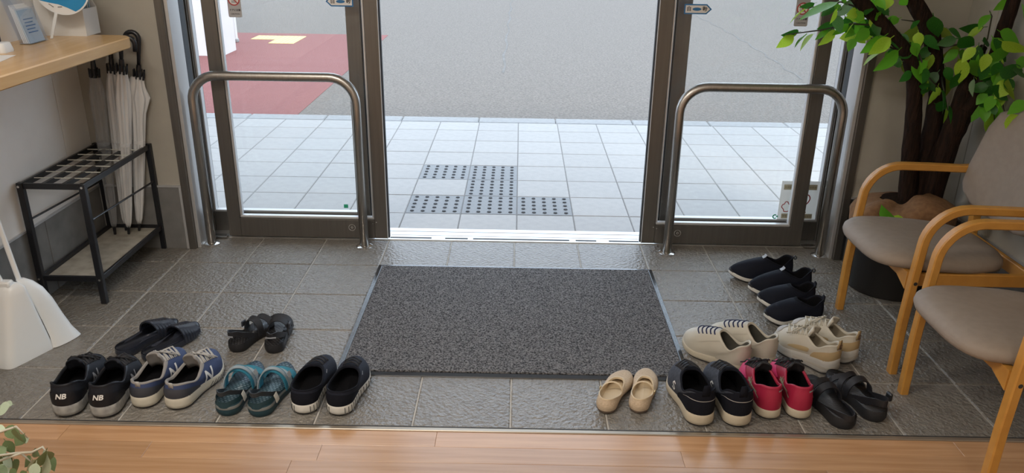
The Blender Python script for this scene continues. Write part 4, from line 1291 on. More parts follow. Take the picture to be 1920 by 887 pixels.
# ------------------------------------------------------------------ shoes
def ip(x, xs, ys):
    # smooth (cosine-free Catmull) interpolation of a profile
    xs = list(xs)
    for i in range(len(xs) - 1):
        if x <= xs[i + 1]:
            t = (x - xs[i]) / (xs[i + 1] - xs[i])
            t = max(0.0, min(1.0, t))
            y0 = ys[max(i - 1, 0)]; y1 = ys[i]; y2 = ys[i + 1]; y3 = ys[min(i + 2, len(ys) - 1)]
            return 0.5 * ((2 * y1) + (y2 - y0) * t + (2 * y0 - 5 * y1 + 4 * y2 - y3) * t * t + (3 * y1 - y0 - 3 * y2 + y3) * t ** 3)
    return ys[-1]

class Last:
    """shape of one shoe: heel at y=0, toe at y=L; side=+1 for a right shoe"""
    def __init__(s, L=0.275, W=0.10, side=1, heel=0.030, fore=0.022, spring=0.012, hz=0.078, az=0.060, tz=0.082,
                 y0=0.035, y1=0.50, cw=0.032, toe=0.040, bulge=1.0, flare=1.05, point=1.0, rim=0.0055, heel_lift=0.0):
        s.__dict__.update(locals())
        s.N = 56

    def hw(s, t):
        w = ip(t, (0, .15, .40, .56, .70, .85, 1.0), (.365, .380, .365, .43, .485, .45, .37)) * s.W
        if t < 0.14:
            w *= math.sqrt(max(0, 1 - ((0.14 - t) / 0.14) ** 2))
        if t > 0.76:
            w *= max(0, 1 - ((t - 0.76) / 0.24) ** (2.1 * s.point)) ** 0.5
        return w

    def cx(s, t):
        return -s.side * 0.010 * max(0.0, (t - 0.45) / 0.55) ** 1.3 + s.side * 0.002 * math.sin(PI * t)

    def th(s, th):
        return 0.5 - 0.5 * math.cos(th), math.sin(th)

    def zb(s, t):
        return s.spring * max(0, (t - 0.66) / 0.34) ** 2 + s.heel_lift * max(0, (0.10 - t) / 0.10) ** 2

    def zs(s, t):
        return s.fore + (s.heel - s.fore) * (1 - max(0, min(1, (t - 0.2) / 0.5))) + s.zb(t)

    def rimpt(s, th, sc=1.0, z=None, inset=0.0):
        t, sn = s.th(th)
        t = min(1, max(0, t))
        w = s.hw(t)
        y = t * s.L
        yc = 0.5 * s.L
        x = s.cx(t) + math.copysign(max(0, w - inset), sn) * (1 if abs(sn) > 1e-6 else 0)
        x = s.cx(t) + (x - s.cx(t)) * sc
        y = yc + (y - yc) * (1 + (sc - 1) * 0.5) - inset * (2 * t - 1) * 0.8
        return Vector((x, y, s.zs(t) if z is None else z))

    def loop(s, sc, zf, inset=0.0):
        out = []
        for k in range(s.N):
            th = 2 * PI * k / s.N
            t, _ = s.th(th)
            out.append(s.rimpt(th, sc, zf(t), inset))
        return out

    def collar(s, th, grow=0.0, dz=0.0):
        t, sn = s.th(th)
        y = s.L * (s.y0 + (s.y1 - s.y0) * t)
        wprof = s.cw + 0.003 * math.sin(PI * min(1, t * 1.5))
        x = s.cx(s.y0 + (s.y1 - s.y0) * t) + (wprof + grow) * math.copysign(abs(sn) ** 0.75, sn)
        y += grow * (-math.cos(th))
        z = ip(t, (0, .18, .45, .72, 1.0), (s.hz, s.hz - 0.004, s.az, s.az + 0.4 * (s.tz - s.az), s.tz)) + dz
        return Vector((x, y, z))

    def S(s, th, v):
        P0 = s.rimpt(th)
        P1 = s.collar(th)
        t, _ = s.th(th)
        f = max(0.0, min(1.0, (t - 0.50) / 0.40)); f = f * f * (3 - 2 * f)
        dz = P1.z - P0.z
        d = Vector((P0.x - P1.x, P0.y - P1.y, 0))
        out = Vector((P0.x - s.cx(t), (P0.y - 0.5 * s.L) * 0.4, 0))
        if out.length > 1e-6:
            out.normalize()
        C1 = P0 + Vector((0, 0, (1 - f) * 0.45 * dz + f * s.toe)) + out * (0.004 * s.bulge * (1 - f) + 0.002 * f)
        C2 = P1 + d * (0.18 * (1 - f) + 0.42 * f) + Vector((0, 0, -(1 - f) * 0.35 * dz - f * 0.16 * dz)) + out * 0.003 * s.bulge * (1 - f)
        return P0 * (1 - v) ** 3 + C1 * 3 * v * (1 - v) ** 2 + C2 * 3 * v * v * (1 - v) + P1 * v ** 3

    def frame(s, th, v):
        e = 1e-3
        p = s.S(th, v)
        a = s.S(th + e, v) - s.S(th - e, v)
        b = s.S(th, min(1, v + e)) - s.S(th, max(0, v - e))
        n = a.cross(b)
        if n.length < 1e-12:
            n = Vector((0, 0, 1))
        n.normalize()
        return p, a.length / (2 * e), b.length / (2 * e), n

    def lay(s, th0, v0, geo, lift=0.0012, scale=1.0, shear=0.0, thick=0.0):
        """bend a flat outline (x along the outline, y up) onto the upper"""
        e = 1e-3
        a_ = (s.S(th0 + e, v0) - s.S(th0 - e, v0)) / (2 * e)
        b_ = (s.S(th0, v0 + e) - s.S(th0, v0 - e)) / (2 * e)
        n = a_.cross(b_).normalized()
        right = Vector((a_.x, a_.y, 0))
        right = (right - n * right.dot(n)).normalized()
        up = n.cross(right)
        p0_ = s.S(th0, v0)
        m00, m01, m11 = a_.dot(a_), a_.dot(b_), b_.dot(b_)
        det = m00 * m11 - m01 * m01
        vs = []
        for q in geo[0]:
            d = right * ((q[0] + shear * q[1]) * scale) + up * (q[1] * scale)
            ra, rb = d.dot(a_), d.dot(b_)
            th, v = th0 + (ra * m11 - rb * m01) / det, v0 + (rb * m00 - ra * m01) / det
            for _ in range(5):              # drop the flat outline onto the curved upper along the normal
                v = max(0.02, min(0.97, v))
                e_ = p0_ + d - s.S(th, v)
                sa = (s.S(th + e, v) - s.S(th - e, v)) / (2 * e)
                sb = (s.S(th, v + e) - s.S(th, v - e)) / (2 * e)
                x0, x1, y0, y1 = sa.dot(right), sb.dot(right), sa.dot(up), sb.dot(up)
                dd = x0 * y1 - x1 * y0
                if abs(dd) < 1e-9:
                    break
                er, eu = e_.dot(right), e_.dot(up)
                th += max(-0.3, min(0.3, (er * y1 - eu * x1) / dd))
                v += max(-0.2, min(0.2, (eu * x0 - er * y0) / dd))
            pp, _, _, nn = s.frame(th, max(0.02, min(0.99, v)))
            vs.append(pp + nn * lift)
        return vs, geo[1]

def strip_geo(pts, w, n=10):
    """flat band along a polyline, as an outline for Last.lay"""
    vs, fs = [], []
    P = []
    for i in range(len(pts) - 1):
        for k in range(n):
            t = k / n
            P.append((pts[i][0] * (1 - t) + pts[i + 1][0] * t, pts[i][1] * (1 - t) + pts[i + 1][1] * t))
    P.append(pts[-1])
    for i, p in enumerate(P):
        a, b = P[max(0, i - 1)], P[min(len(P) - 1, i + 1)]
        d = Vector((b[0] - a[0], b[1] - a[1])).normalized()
        ww = w[0] + (w[1] - w[0]) * i / (len(P) - 1) if isinstance(w, tuple) else w
        vs += [(p[0] - d.y * ww / 2, p[1] + d.x * ww / 2), (p[0] + d.y * ww / 2, p[1] - d.x * ww / 2)]
    for i in range(len(P) - 1):
        fs.append((2 * i, 2 * i + 1, 2 * i + 3, 2 * i + 2))
    return vs, fs

GROUP = "visitors' shoes left on the entrance tiles"
def shoe_root(name, loc, deg, label, cat):
    # deg = direction heel -> toe, 90 = towards the door
    return empty(name, (loc[0], loc[1], 0.0006), math.radians(deg - 90), label=label, category=cat, group=GROUP)

def sole_part(s, t, mt, name='sole', mid=1.03, low=0.93, grooves=0, band=None, tread=True):
    zb = s.zb
    lp = []
    if tread:
        MB().loft([s.loop(low - 0.01, lambda q: zb(q)), s.loop(low + 0.02, lambda q: zb(q) + 0.0045), s.loop(low - 0.03, lambda q: zb(q) + 0.005)]).build('tread', mat('dark_tread', (0.03, 0.03, 0.032), 0.7), t, 'all')
    hgt = lambda q, f: zb(q) + 0.004 + (s.zs(q) - zb(q) - 0.004) * f
    lp = [s.loop(low, lambda q: zb(q) + (0.0042 if tread else 0)), s.loop(mid - 0.015, lambda q: hgt(q, 0.18)), s.loop(mid, lambda q: hgt(q, 0.45)), s.loop(mid - 0.012, lambda q: hgt(q, 0.75)), s.loop(mid - 0.02, lambda q: hgt(q, 1.06)), s.loop(0.985, lambda q: hgt(q, 1.15)), s.loop(0.93, lambda q: hgt(q, 0.35))]
    so = MB().loft(lp).build(name, mt, t, 55)
    if grooves:
        g = MB()
        for k in range(grooves):
            for sg in (1, -1):
                u = 0.35 + 2.3 * k / max(1, grooves - 1)
                th = u if sg > 0 else 2 * PI - u
                q = s.th(th)[0]
                a, b = s.rimpt(th, mid + 0.004, hgt(q, 0.12)), s.rimpt(th, mid + 0.004, hgt(q, 0.9))
                g.tube([a, b], 0.0013, 5)
        g.build('sole_groove', mat('groove_grey', (0.10, 0.10, 0.095), 0.8), so, kind='stuff')
    return so

def upper_part(s, t, mt, lining, name='upper', pull=False, rim_mt=None):
    V = 12
    loops = [[s.S(2 * PI * k / s.N, v / V) for k in range(s.N)] for v in range(V + 1)]
    u = MB().loft(loops, cap=False).build(name, mt, t, 'all')
    r = s.rim
    rim = [[s.S(2 * PI * k / s.N, 0.93) + s.frame(2 * PI * k / s.N, 0.93)[3] * 0.0006 for k in range(s.N)],
           [s.collar(2 * PI * k / s.N, 0.0012, 0.0005) for k in range(s.N)],
           [s.collar(2 * PI * k / s.N, -r * 0.35, r * 0.38) for k in range(s.N)],
           [s.collar(2 * PI * k / s.N, -r * 0.85, 0.0) for k in range(s.N)],
           [s.collar(2 * PI * k / s.N, -r, -0.006) for k in range(s.N)]]
    MB().loft(rim, cap=False).build('collar', rim_mt or mt, t, 'all')
    inn = []
    for f in (0, 0.25, 0.5, 0.75, 1.0):
        lp = []
        for k in range(s.N):
            th = 2 * PI * k / s.N
            a = s.collar(th, -r, -0.006)
            q = s.th(th)[0]
            b = s.rimpt(th, 0.80, s.zs(q) + 0.006)
            b.y = min(b.y, 0.88 * s.L)
            p = a.lerp(b, f)
            p.z = a.z + (b.z - a.z) * (1 - (1 - f) ** 1.6)
            lp.append(p)
        inn.append(lp)
    MB().loft(inn, cap=False, flip=True).build('lining', lining, t, 'all')
    fb_ = [s.rimpt(2 * PI * k / s.N, 0.82, s.zs(s.th(2 * PI * k / s.N)[0]) + 0.006) for k in range(s.N)]
    for p in fb_:
        p.y = min(p.y, 0.88 * s.L)
    MB().add(fb_, [tuple(range(s.N))]).build('insole', lining, t)
    return u

def laces(s, t, mt, rows=5, r=0.0021, v0=0.52, v1=0.97, dth=0.72, bow=True, seed=1, ends=0.05, cross=True):
    rn = random.Random(seed)
    mb = MB()
    for k in range(rows):
        v = v0 + (v1 - v0) * k / (rows - 1)
        v2 = min(0.99, v + (v1 - v0) / rows * 0.6)
        for sg in ((1, -1) if cross else (1,)):
            a = s.S(PI - sg * dth, v)
            b = s.S(PI + sg * dth, v2 if cross else v)
            m = s.S(PI, (v + v2) / 2) + Vector((0, 0.002, 0.0055))
            na, nb = s.frame(PI - sg * dth, v)[3], s.frame(PI + sg * dth, v2)[3]
            mb.tube([a + na * 0.001, a * 0.55 + m * 0.45 + Vector((0, 0, 0.0045)), m + Vector((0, 0, 0.001 * sg)), b * 0.55 + m * 0.45 + Vector((0, 0, 0.0045)), b + nb * 0.001], r, 6)
    lc = mb.build('laces', mt, t, 'all')
    if bow:
        b = MB()
        o = s.S(PI, 0.93) + Vector((0, 0.004, 0.009))
        for sg in (1, -1):
            pts = []
            for k in range(11):
                a = k / 10 * PI
                w = 0.030 + 0.006 * rn.random()
                pts.append(o + Vector((sg * w * math.sin(a) * (1 + 0.1 * rn.random()), 0.016 * (1 - math.cos(a)) * 0.8 * rn.uniform(0.7, 1.1) - 0.004 * k / 10, -0.010 * math.sin(a) ** 2 - 0.004 * (k / 10) + 0.004 * math.sin(2 * a))))
            b.tube(pts, r * 1.0, 6)
            pts = [o]
            for k in range(1, 6):
                f = k / 5
                pts.append(o + Vector((sg * (0.012 + ends * 0.75 * f), 0.03 * f * rn.uniform(0.6, 1.2), -0.022 * f * f)))
            b.tube(pts, r, 6)
        b.tube([o + Vector((-0.006, 0, 0.001)), o + Vector((0, 0, 0.004)), o + Vector((0.006, 0, 0.001))], r * 1.6, 6)
        b.build('bow', mt, lc, 'all')
    return lc

def tongue(s, t, mt, up=0.030, w=0.026, back=0.0):
    base = s.collar(PI)
    lp = []
    for f, ww in ((-0.9, 0.85), (-0.3, 1.0), (0.3, 1.0), (0.75, 0.95), (1.0, 0.7)):
        c = base + Vector((0, -0.010 - (0.012 + back) * f, up * f))
        row = []
        for k in range(9):
            a = -1 + k / 4
            row.append(c + Vector((a * w * ww, -0.010 * a * a, -0.006 * a * a + 0.003)))
        for k in range(8, -1, -1):
            a = -1 + k / 4
            row.append(c + Vector((a * w * ww, -0.010 * a * a - 0.006, -0.006 * a * a - 0.001)))
        lp.append(row)
    return MB().loft(lp).build('tongue', mt, t, 'all')

def heel_tab(s, t, mt, w=0.018, h=0.022, loop=False, name='pull_tab'):
    b = s.collar(0.0)
    if loop:
        c = b + Vector((0, -0.006, -0.004))
        pts = []
        for k in range(13):
            a = -PI * 0.5 + 2 * PI * k / 13
            pts.append(c + Vector((0, -0.006 - 0.0065 * math.cos(a), 0.011 * math.sin(a) * 0.8)))
        pts.append(pts[0])
        return MB().ribbon(pts, (1, 0, 0), w, 0.0016).build(name, mt, t, 'all')
    pts = [b + Vector((0, -0.0035, -0.014)), b + Vector((0, -0.0035, 0.0)), b + Vector((0, -0.005, h * 0.6)), b + Vector((0, -0.004, h))]
    return MB().ribbon(pts, (1, 0, 0), [w, w, w * 0.85, w * 0.7], 0.0028).build(name, mt, t, 'all')

def overlay(s, t, name, mt, th0, v0, geo, lift=0.0016, shear=0.0, **kw):
    vs, fs = s.lay(th0, v0, fine(geo), lift, 1.0, shear)
    return MB().add(vs, fs).build(name, mt, t, **kw)

def patch(s, t, name, mt, tha, thb, vfun0, vfun1, lift=0.0014, n=24, m_=5):
    """panel lying on the upper between two angles; height limits are functions of the angle fraction"""
    rows = []
    for j in range(m_ + 1):
        row = []
        for k in range(n + 1):
            f = k / n
            th = tha + (thb - tha) * f
            v = vfun0(f) + (vfun1(f) - vfun0(f)) * j / m_
            p, _, _, nn = s.frame(th, max(0.005, min(0.985, v)))
            row.append(p + nn * lift)
        rows.append(row)
    vs = [p for r in rows for p in r]
    fs = []
    for j in range(m_):
        for k in range(n):
            a = j * (n + 1) + k
            fs.append((a, a + 1, a + n + 2, a + n + 1))
    return MB().add(vs, fs).build(name, mt, t, 'all')

# colours
M_NAVYBLK = mat('black_mesh', (0.010, 0.012, 0.018), 0.7, spec=0.3, bump=(500, 0.4, 0.0008))
M_BLKLEATHER = mat('black_leather', (0.009, 0.010, 0.014), 0.45, spec=0.3)
M_LININGB = mat('black_lining', (0.005, 0.005, 0.006), 0.9, spec=0.1)
M_GREYSOLE = mat('grey_marbled_sole', (0.36, 0.36, 0.34), 0.6, noise=(22, (0.13, 0.13, 0.13), 0.75, (1, 2.5, 1)))
M_NAVY = mat('navy_mesh', (0.030, 0.050, 0.125), 0.75, bump=(500, 0.5, 0.0008))
M_NAVYD = mat('charcoal_panel', (0.035, 0.038, 0.048), 0.6)
M_CREAMS = mat('cream_sole', (0.56, 0.53, 0.44), 0.6, noise=(12, (0.44, 0.41, 0.33), 0.6))
M_GREYL = mat('grey_lining', (0.25, 0.24, 0.23), 0.85)
M_GREYLACE = mat('grey_lace', (0.40, 0.39, 0.37), 0.8)
M_LOGOW = mat('white_logo', (0.72, 0.72, 0.70), 0.5)
M_LOGOG = mat('grey_logo', (0.30, 0.31, 0.33), 0.45)
M_BLACKLACE = mat('black_lace', (0.014, 0.014, 0.017), 0.7)
M_WHITES = mat('white_sole', (0.62, 0.61, 0.56), 0.55, noise=(16, (0.50, 0.48, 0.43), 0.5))
M_BLKKNIT = mat('black_knit', (0.008, 0.009, 0.014), 0.9, spec=0.15, bump=(700, 0.5, 0.0008))
M_GREYKNIT = mat('slate_knit', (0.060, 0.067, 0.085), 0.85, spec=0.3, noise=(90, (0.030, 0.034, 0.046), 0.8), bump=(600, 0.5, 0.0008))
M_BEIGES = mat('beige_sole', (0.50, 0.44, 0.33), 0.6, noise=(14, (0.40, 0.35, 0.26), 0.5))
M_BEIGE = mat('beige_mesh', (0.56, 0.44, 0.31), 0.75, noise=(240, (0.42, 0.32, 0.22), 0.8), bump=(420, 0.6, 0.0008))
M_BEIGEIN = mat('beige_lining', (0.58, 0.46, 0.30), 0.6)
M_RED = mat('raspberry_red', (0.36, 0.014, 0.050), 0.5, noise=(14, (0.28, 0.010, 0.034), 0.6))
M_PINK = mat('raspberry_pink', (0.62, 0.045, 0.16), 0.5)
M_CREAM = mat('cream_leather', (0.50, 0.465, 0.385), 0.45, noise=(10, (0.43, 0.395, 0.32), 0.6))
M_TANP = mat('tan_panel', (0.40, 0.30, 0.16), 0.6)
M_STONE = mat('stone_grey_sole', (0.46, 0.445, 0.41), 0.6, noise=(12, (0.38, 0.36, 0.32), 0.5))
M_OLIVELIN = mat('khaki_lining', (0.075, 0.07, 0.055), 0.9)
M_NAVYLACE = mat('navy_elastic', (0.014, 0.020, 0.075), 0.7)
M_TEAL = mat('teal_strap', (0.025, 0.20, 0.29), 0.6, noise=(30, (0.018, 0.14, 0.21), 0.7))
M_TEALD = mat('dark_teal_sole', (0.012, 0.045, 0.06), 0.6)
M_GREYSTRAP = mat('grey_strap', (0.25, 0.30, 0.33), 0.65)
M_TAGW = mat('pale_tag', (0.52, 0.50, 0.44), 0.6)

def foot_texture(name, c1, c2, kind, scale):
    if name in MATS:
        return MATS[name]
    mt = bpy.data.materials.new(name)
    mt.use_nodes = True
    n, l = mt.node_tree.nodes, mt.node_tree.links
    b = n['Principled BSDF']
    b.inputs['Roughness'].default_value = 0.5
    tc = n.new('ShaderNodeTexCoord')
    if kind == 'lines':
        w = n.new('ShaderNodeTexWave')
        w.bands_direction = 'Y'
        w.inputs['Scale'].default_value = scale
        w.inputs['Distortion'].default_value = 1.2
        w.inputs['Detail Scale'].default_value = 0.4
    else:
        w = n.new('ShaderNodeTexBrick')
        w.inputs['Scale'].default_value = scale
        w.inputs['Color1'].default_value = (1, 1, 1, 1)
        w.inputs['Color2'].default_value = (0.8, 0.8, 0.8, 1)
        w.inputs['Mortar'].default_value = (0, 0, 0, 1)
        w.inputs['Mortar Size'].default_value = 0.07
        w.inputs['Brick Width'].default_value = 0.3
        w.inputs['Row Height'].default_value = 0.22
    l.new(tc.outputs['Object'], w.inputs['Vector'])
    mx = n.new('ShaderNodeMix')
    mx.data_type = 'RGBA'
    mx.inputs[6].default_value = (*c1, 1)
    mx.inputs[7].default_value = (*c2, 1)
    sep = n.new('ShaderNodeRGBToBW')
    l.new(w.outputs[0], sep.inputs[0])
    l.new(sep.outputs[0], mx.inputs[0])
    l.new(mx.outputs[2], b.inputs['Base Color'])
    bp = n.new('ShaderNodeBump')
    bp.inputs['Strength'].default_value = 0.8
    bp.inputs['Distance'].default_value = 0.002
    l.new(sep.outputs[0], bp.inputs['Height'])
    l.new(bp.outputs[0], b.inputs['Normal'])
    MATS[name] = mt
    return mt

# ---- black running shoes with two-letter heel logo
def running_black(loc, deg, side, label):
    s = Last(0.284, 0.112, side, heel=0.040, fore=0.026, hz=0.110, az=0.084, tz=0.106, y1=0.57, cw=0.044, toe=0.045, rim=0.007)
    t = shoe_root('running_shoe', loc, deg, label, 'shoe')
    sole_part(s, t, M_GREYSOLE, mid=1.06)
    upper_part(s, t, M_NAVYBLK, M_LININGB, rim_mt=M_BLKLEATHER)
    patch(s, t, 'heel_counter', M_BLKLEATHER, -1.15, 1.15, lambda f: 0.01, lambda f: 0.30 + 0.36 * math.sin(PI * f), 0.0016)
    patch(s, t, 'toe_guard', M_BLKLEATHER, PI - 0.75, PI + 0.75, lambda f: 0.01, lambda f: 0.10 + 0.14 * math.sin(PI * f), 0.0016)
    tongue(s, t, M_NAVYBLK, 0.024)
    laces(s, t, M_BLACKLACE, 5, 0.0024, seed=int(90 + side))
    overlay(s, t, 'heel_logo', M_LOGOW, 0.0, 0.47, text_geo('NB', 0.022, 0.03), 0.0032, 0.25, label='white two-letter heel logo')
    overlay(s, t, 'side_logo', M_LOGOG, 1.72, 0.42, text_geo('N', 0.050, 0.02), 0.0020, 0.2, label='grey letter logo')
    overlay(s, t, 'side_logo', M_LOGOG, 2 * PI - 1.72, 0.42, text_geo('N', 0.050, 0.02), 0.0020, -0.2, label='grey letter logo')
    return t
running_black((-1.362, -1.500), 98, -1, 'black running shoe with white heel logo, outermost at the dustpan end of the row')
running_black((-1.248, -1.502), 95, 1, 'black running shoe with white heel logo, next to the navy pair')

# ---- navy running shoes with loose grey laces
def running_navy(loc, deg, side, label):
    s = Last(0.272, 0.108, side, heel=0.040, fore=0.027, spring=0.020, hz=0.088, az=0.072, tz=0.102, y1=0.55, cw=0.042, toe=0.046, rim=0.008)
    t = shoe_root('running_shoe', loc, deg, label, 'shoe')
    sole_part(s, t, M_CREAMS, mid=1.06)
    upper_part(s, t, M_NAVY, M_LININGB, rim_mt=M_GREYL)
    patch(s, t, 'heel_counter', M_NAVYD, -1.25, 1.25, lambda f: 0.01, lambda f: 0.20 + 0.50 * math.sin(PI * f) ** 0.6, 0.0016)
    tongue(s, t, M_GREYL, 0.030)
    laces(s, t, M_GREYLACE, 5, 0.0024, seed=int(40 + side))
    overlay(s, t, 'side_logo', M_LOGOW, 1.72, 0.42, text_geo('N', 0.058, 0.02), 0.0022, 0.15, label='white letter logo')
    overlay(s, t, 'side_logo', M_LOGOW, 2 * PI - 1.72, 0.42, text_geo('N', 0.058, 0.02), 0.0022, -0.15, label='white letter logo')
    heel_tab(s, t, M_GREYLACE, 0.016, 0.008)
    g = strip_geo([(-0.05, -0.006), (-0.02, 0.004), (0.02, -0.004), (0.055, 0.010)], (0.002, 0.003))
    q = s.loop(1.062, lambda u: s.zs(u) * 0.5)
    z = MB()
    for k in range(14, 20):
        z.tube([q[k] + Vector((0.0004, 0, -0.006)), q[k + 1] + Vector((0.0004, 0, 0.007))], 0.0009, 5)
    z.build('sole_line', M_NAVYD, t)
    return t
running_navy((-1.155, -1.446), 86, -1, 'navy running shoe with grey lining and laces, beside the black pair')
running_navy((-1.052, -1.450), 79, 1, 'navy running shoe with white side letter, beside the teal sandals')

# ---- slip-on sandal slides
def slide(loc, deg, side, label):
    s = Last(0.268, 0.100, side, heel=0.026, fore=0.020, spring=0.004)
    t = shoe_root('slide_sandal', loc, deg, label, 'sandal')
    M_EVA = mat('black_foam', (0.024, 0.028, 0.040), 0.24)
    sole_part(s, t, M_EVA, mid=1.02, tread=False)
    MB().loft([s.loop(0.95, lambda q: s.zs(q) + 0.003), s.loop(0.90, lambda q: s.zs(q) + 0.0025), s.loop(0.75, lambda q: s.zs(q) + 0.0005 + 0.003 * math.sin(PI * q))]).build('footbed', mat('black_footbed', (0.030, 0.034, 0.048), 0.28), t, 'all')
    # banded strap over the instep
    n = 7
    for k in range(n):
        ta = 0.56 + 0.047 * k
        pts = []
        w = s.hw(ta) + 0.003
        hgt = 0.074 - 0.0050 * k
        for q in range(15):
            a = PI * q / 14
            pts.append((s.cx(ta) + w * math.cos(a) * (1.0 if 0.15 < a < PI - 0.15 else 1.0), ta * s.L, s.zs(ta) * 0.55 + (hgt - s.zs(ta) * 0.1) * math.sin(a) ** 0.72 * 0.82))
        MB().ribbon(pts, (0, 1, 0), 0.0100, 0.0062).build('strap_band', M_EVA, t, 40)
    pts_o = []
    for ta, hh in ((0.545, 0.060), (0.86, 0.032)):
        pass
    ml = []
    for k in range(9):
        ta = 0.535 + 0.042 * k
        w = s.hw(ta) + 0.0005
        hgt = 0.072 - 0.0046 * k
        ml.append([(s.cx(ta) + w * math.cos(PI * q / 14), ta * s.L, s.zs(ta) * 0.55 + (hgt - s.zs(ta) * 0.1) * math.sin(PI * q / 14) ** 0.72 * 0.80) for q in range(15)])
    MB().loft(ml, cap=False, closed=False).build('strap_lining', mat('strap_under', (0.012, 0.013, 0.017), 0.6), t, 'all')
    return t
slide((-1.366, -1.140), 70, -1, 'black slide sandal with ribbed band, nearer the dustpan of the two slides')
slide((-1.262, -1.168), 70, 1, 'black slide sandal with ribbed band, nearer the black strap sandals')

# ---- strap sandals
def arc_strap(s, t, mt, ta, tb, h, w, thick=0.003, name='strap', n=14, skew=0.0, lo=0.6):
    pts, sd = [], []
    for q in range(n + 1):
        a = PI * q / n
        f = q / n
        tt = ta + (tb - ta) * f
        ww = s.hw(tt) + 0.0015
        pts.append(Vector((s.cx(tt) + ww * math.cos(a), tt * s.L, s.zs(tt) * lo + (h) * math.sin(a) ** 0.75)))
    return MB().ribbon(pts, (0, 1, 0.25 + skew), w, thick).build(name, mt, t, 40)

def heel_strap(s, t, mt, ya, h, w, thick=0.003, name='heel_strap', back=0.012, base=None):
    pts, n = [], 22
    for q in range(n + 1):
        a = PI * q / n
        y = ya * s.L - (ya * s.L + back - 0.004) * math.sin(a)
        ww = s.hw(0.30) * 1.0
        x = s.cx(0.25) + ww * (math.cos(a) if abs(math.cos(a)) > 0 else 0)
        f = math.sin(a)
        pts.append(Vector((x, y, (base or s.zs(0.3) * 0.7) + (h - (base or s.zs(0.3) * 0.7)) * min(1, f * 1.15))))
    side = []
    for q in range(n + 1):
        side.append(Vector((0, 0.0, 1)))
    return MB().ribbon(pts, side, w, thick).build(name, mt, t, 40)

def sandal_dark(loc, deg, side, label):
    s = Last(0.240, 0.090, side, heel=0.030, fore=0.022, spring=0.008)
    t = shoe_root('strap_sandal', loc, deg, label, 'sandal')
    M_ = mat('black_webbing', (0.014, 0.014, 0.017), 0.7)
    sole_part(s, t, mat('black_rubber_sole', (0.014, 0.014, 0.016), 0.6), mid=1.02, tread=False)
    MB().loft([s.loop(0.95, lambda q: s.zs(q) + 0.003), s.loop(0.88, lambda q: s.zs(q) + 0.0022), s.loop(0.7, lambda q: s.zs(q) + 0.001)]).build('footbed', foot_texture('grey_footbed', (0.015, 0.015, 0.018), (0.10, 0.10, 0.105), 'brick', 26), t, 'all')
    arc_strap(s, t, M_, 0.72, 0.80, 0.045, 0.026, 0.0035, 'toe_strap')
    arc_strap(s, t, M_, 0.50, 0.58, 0.060, 0.028, 0.0035, 'instep_strap')
    hs = heel_strap(s, t, M_, 0.44, 0.074, 0.020, 0.004)
    MB().ribbon([Vector((s.cx(0.1) - 0.018, -0.0125, 0.072)), Vector((s.cx(0.1), -0.0150, 0.072)), Vector((s.cx(0.1) + 0.018, -0.0125, 0.072))], (0, 0, 1), 0.005, -0.0010).build('heel_mark', M_LOGOG, hs)
    x = s.cx(0.5) + s.side * (s.hw(0.5) + 0.003)
    MB().box(x - 0.003, x + 0.003, 0.47 * s.L, 0.47 * s.L + 0.024, 0.038, 0.060, 0.002).build('buckle', M_NAVYD, t)
    return t
sandal_dark((-0.985, -1.092), 72, -1, 'black strap sandal with patterned footbed, slides side, behind the teal pair')
sandal_dark((-0.842, -1.096), 96, 1, 'black strap sandal with patterned footbed, mat side, behind the teal pair')

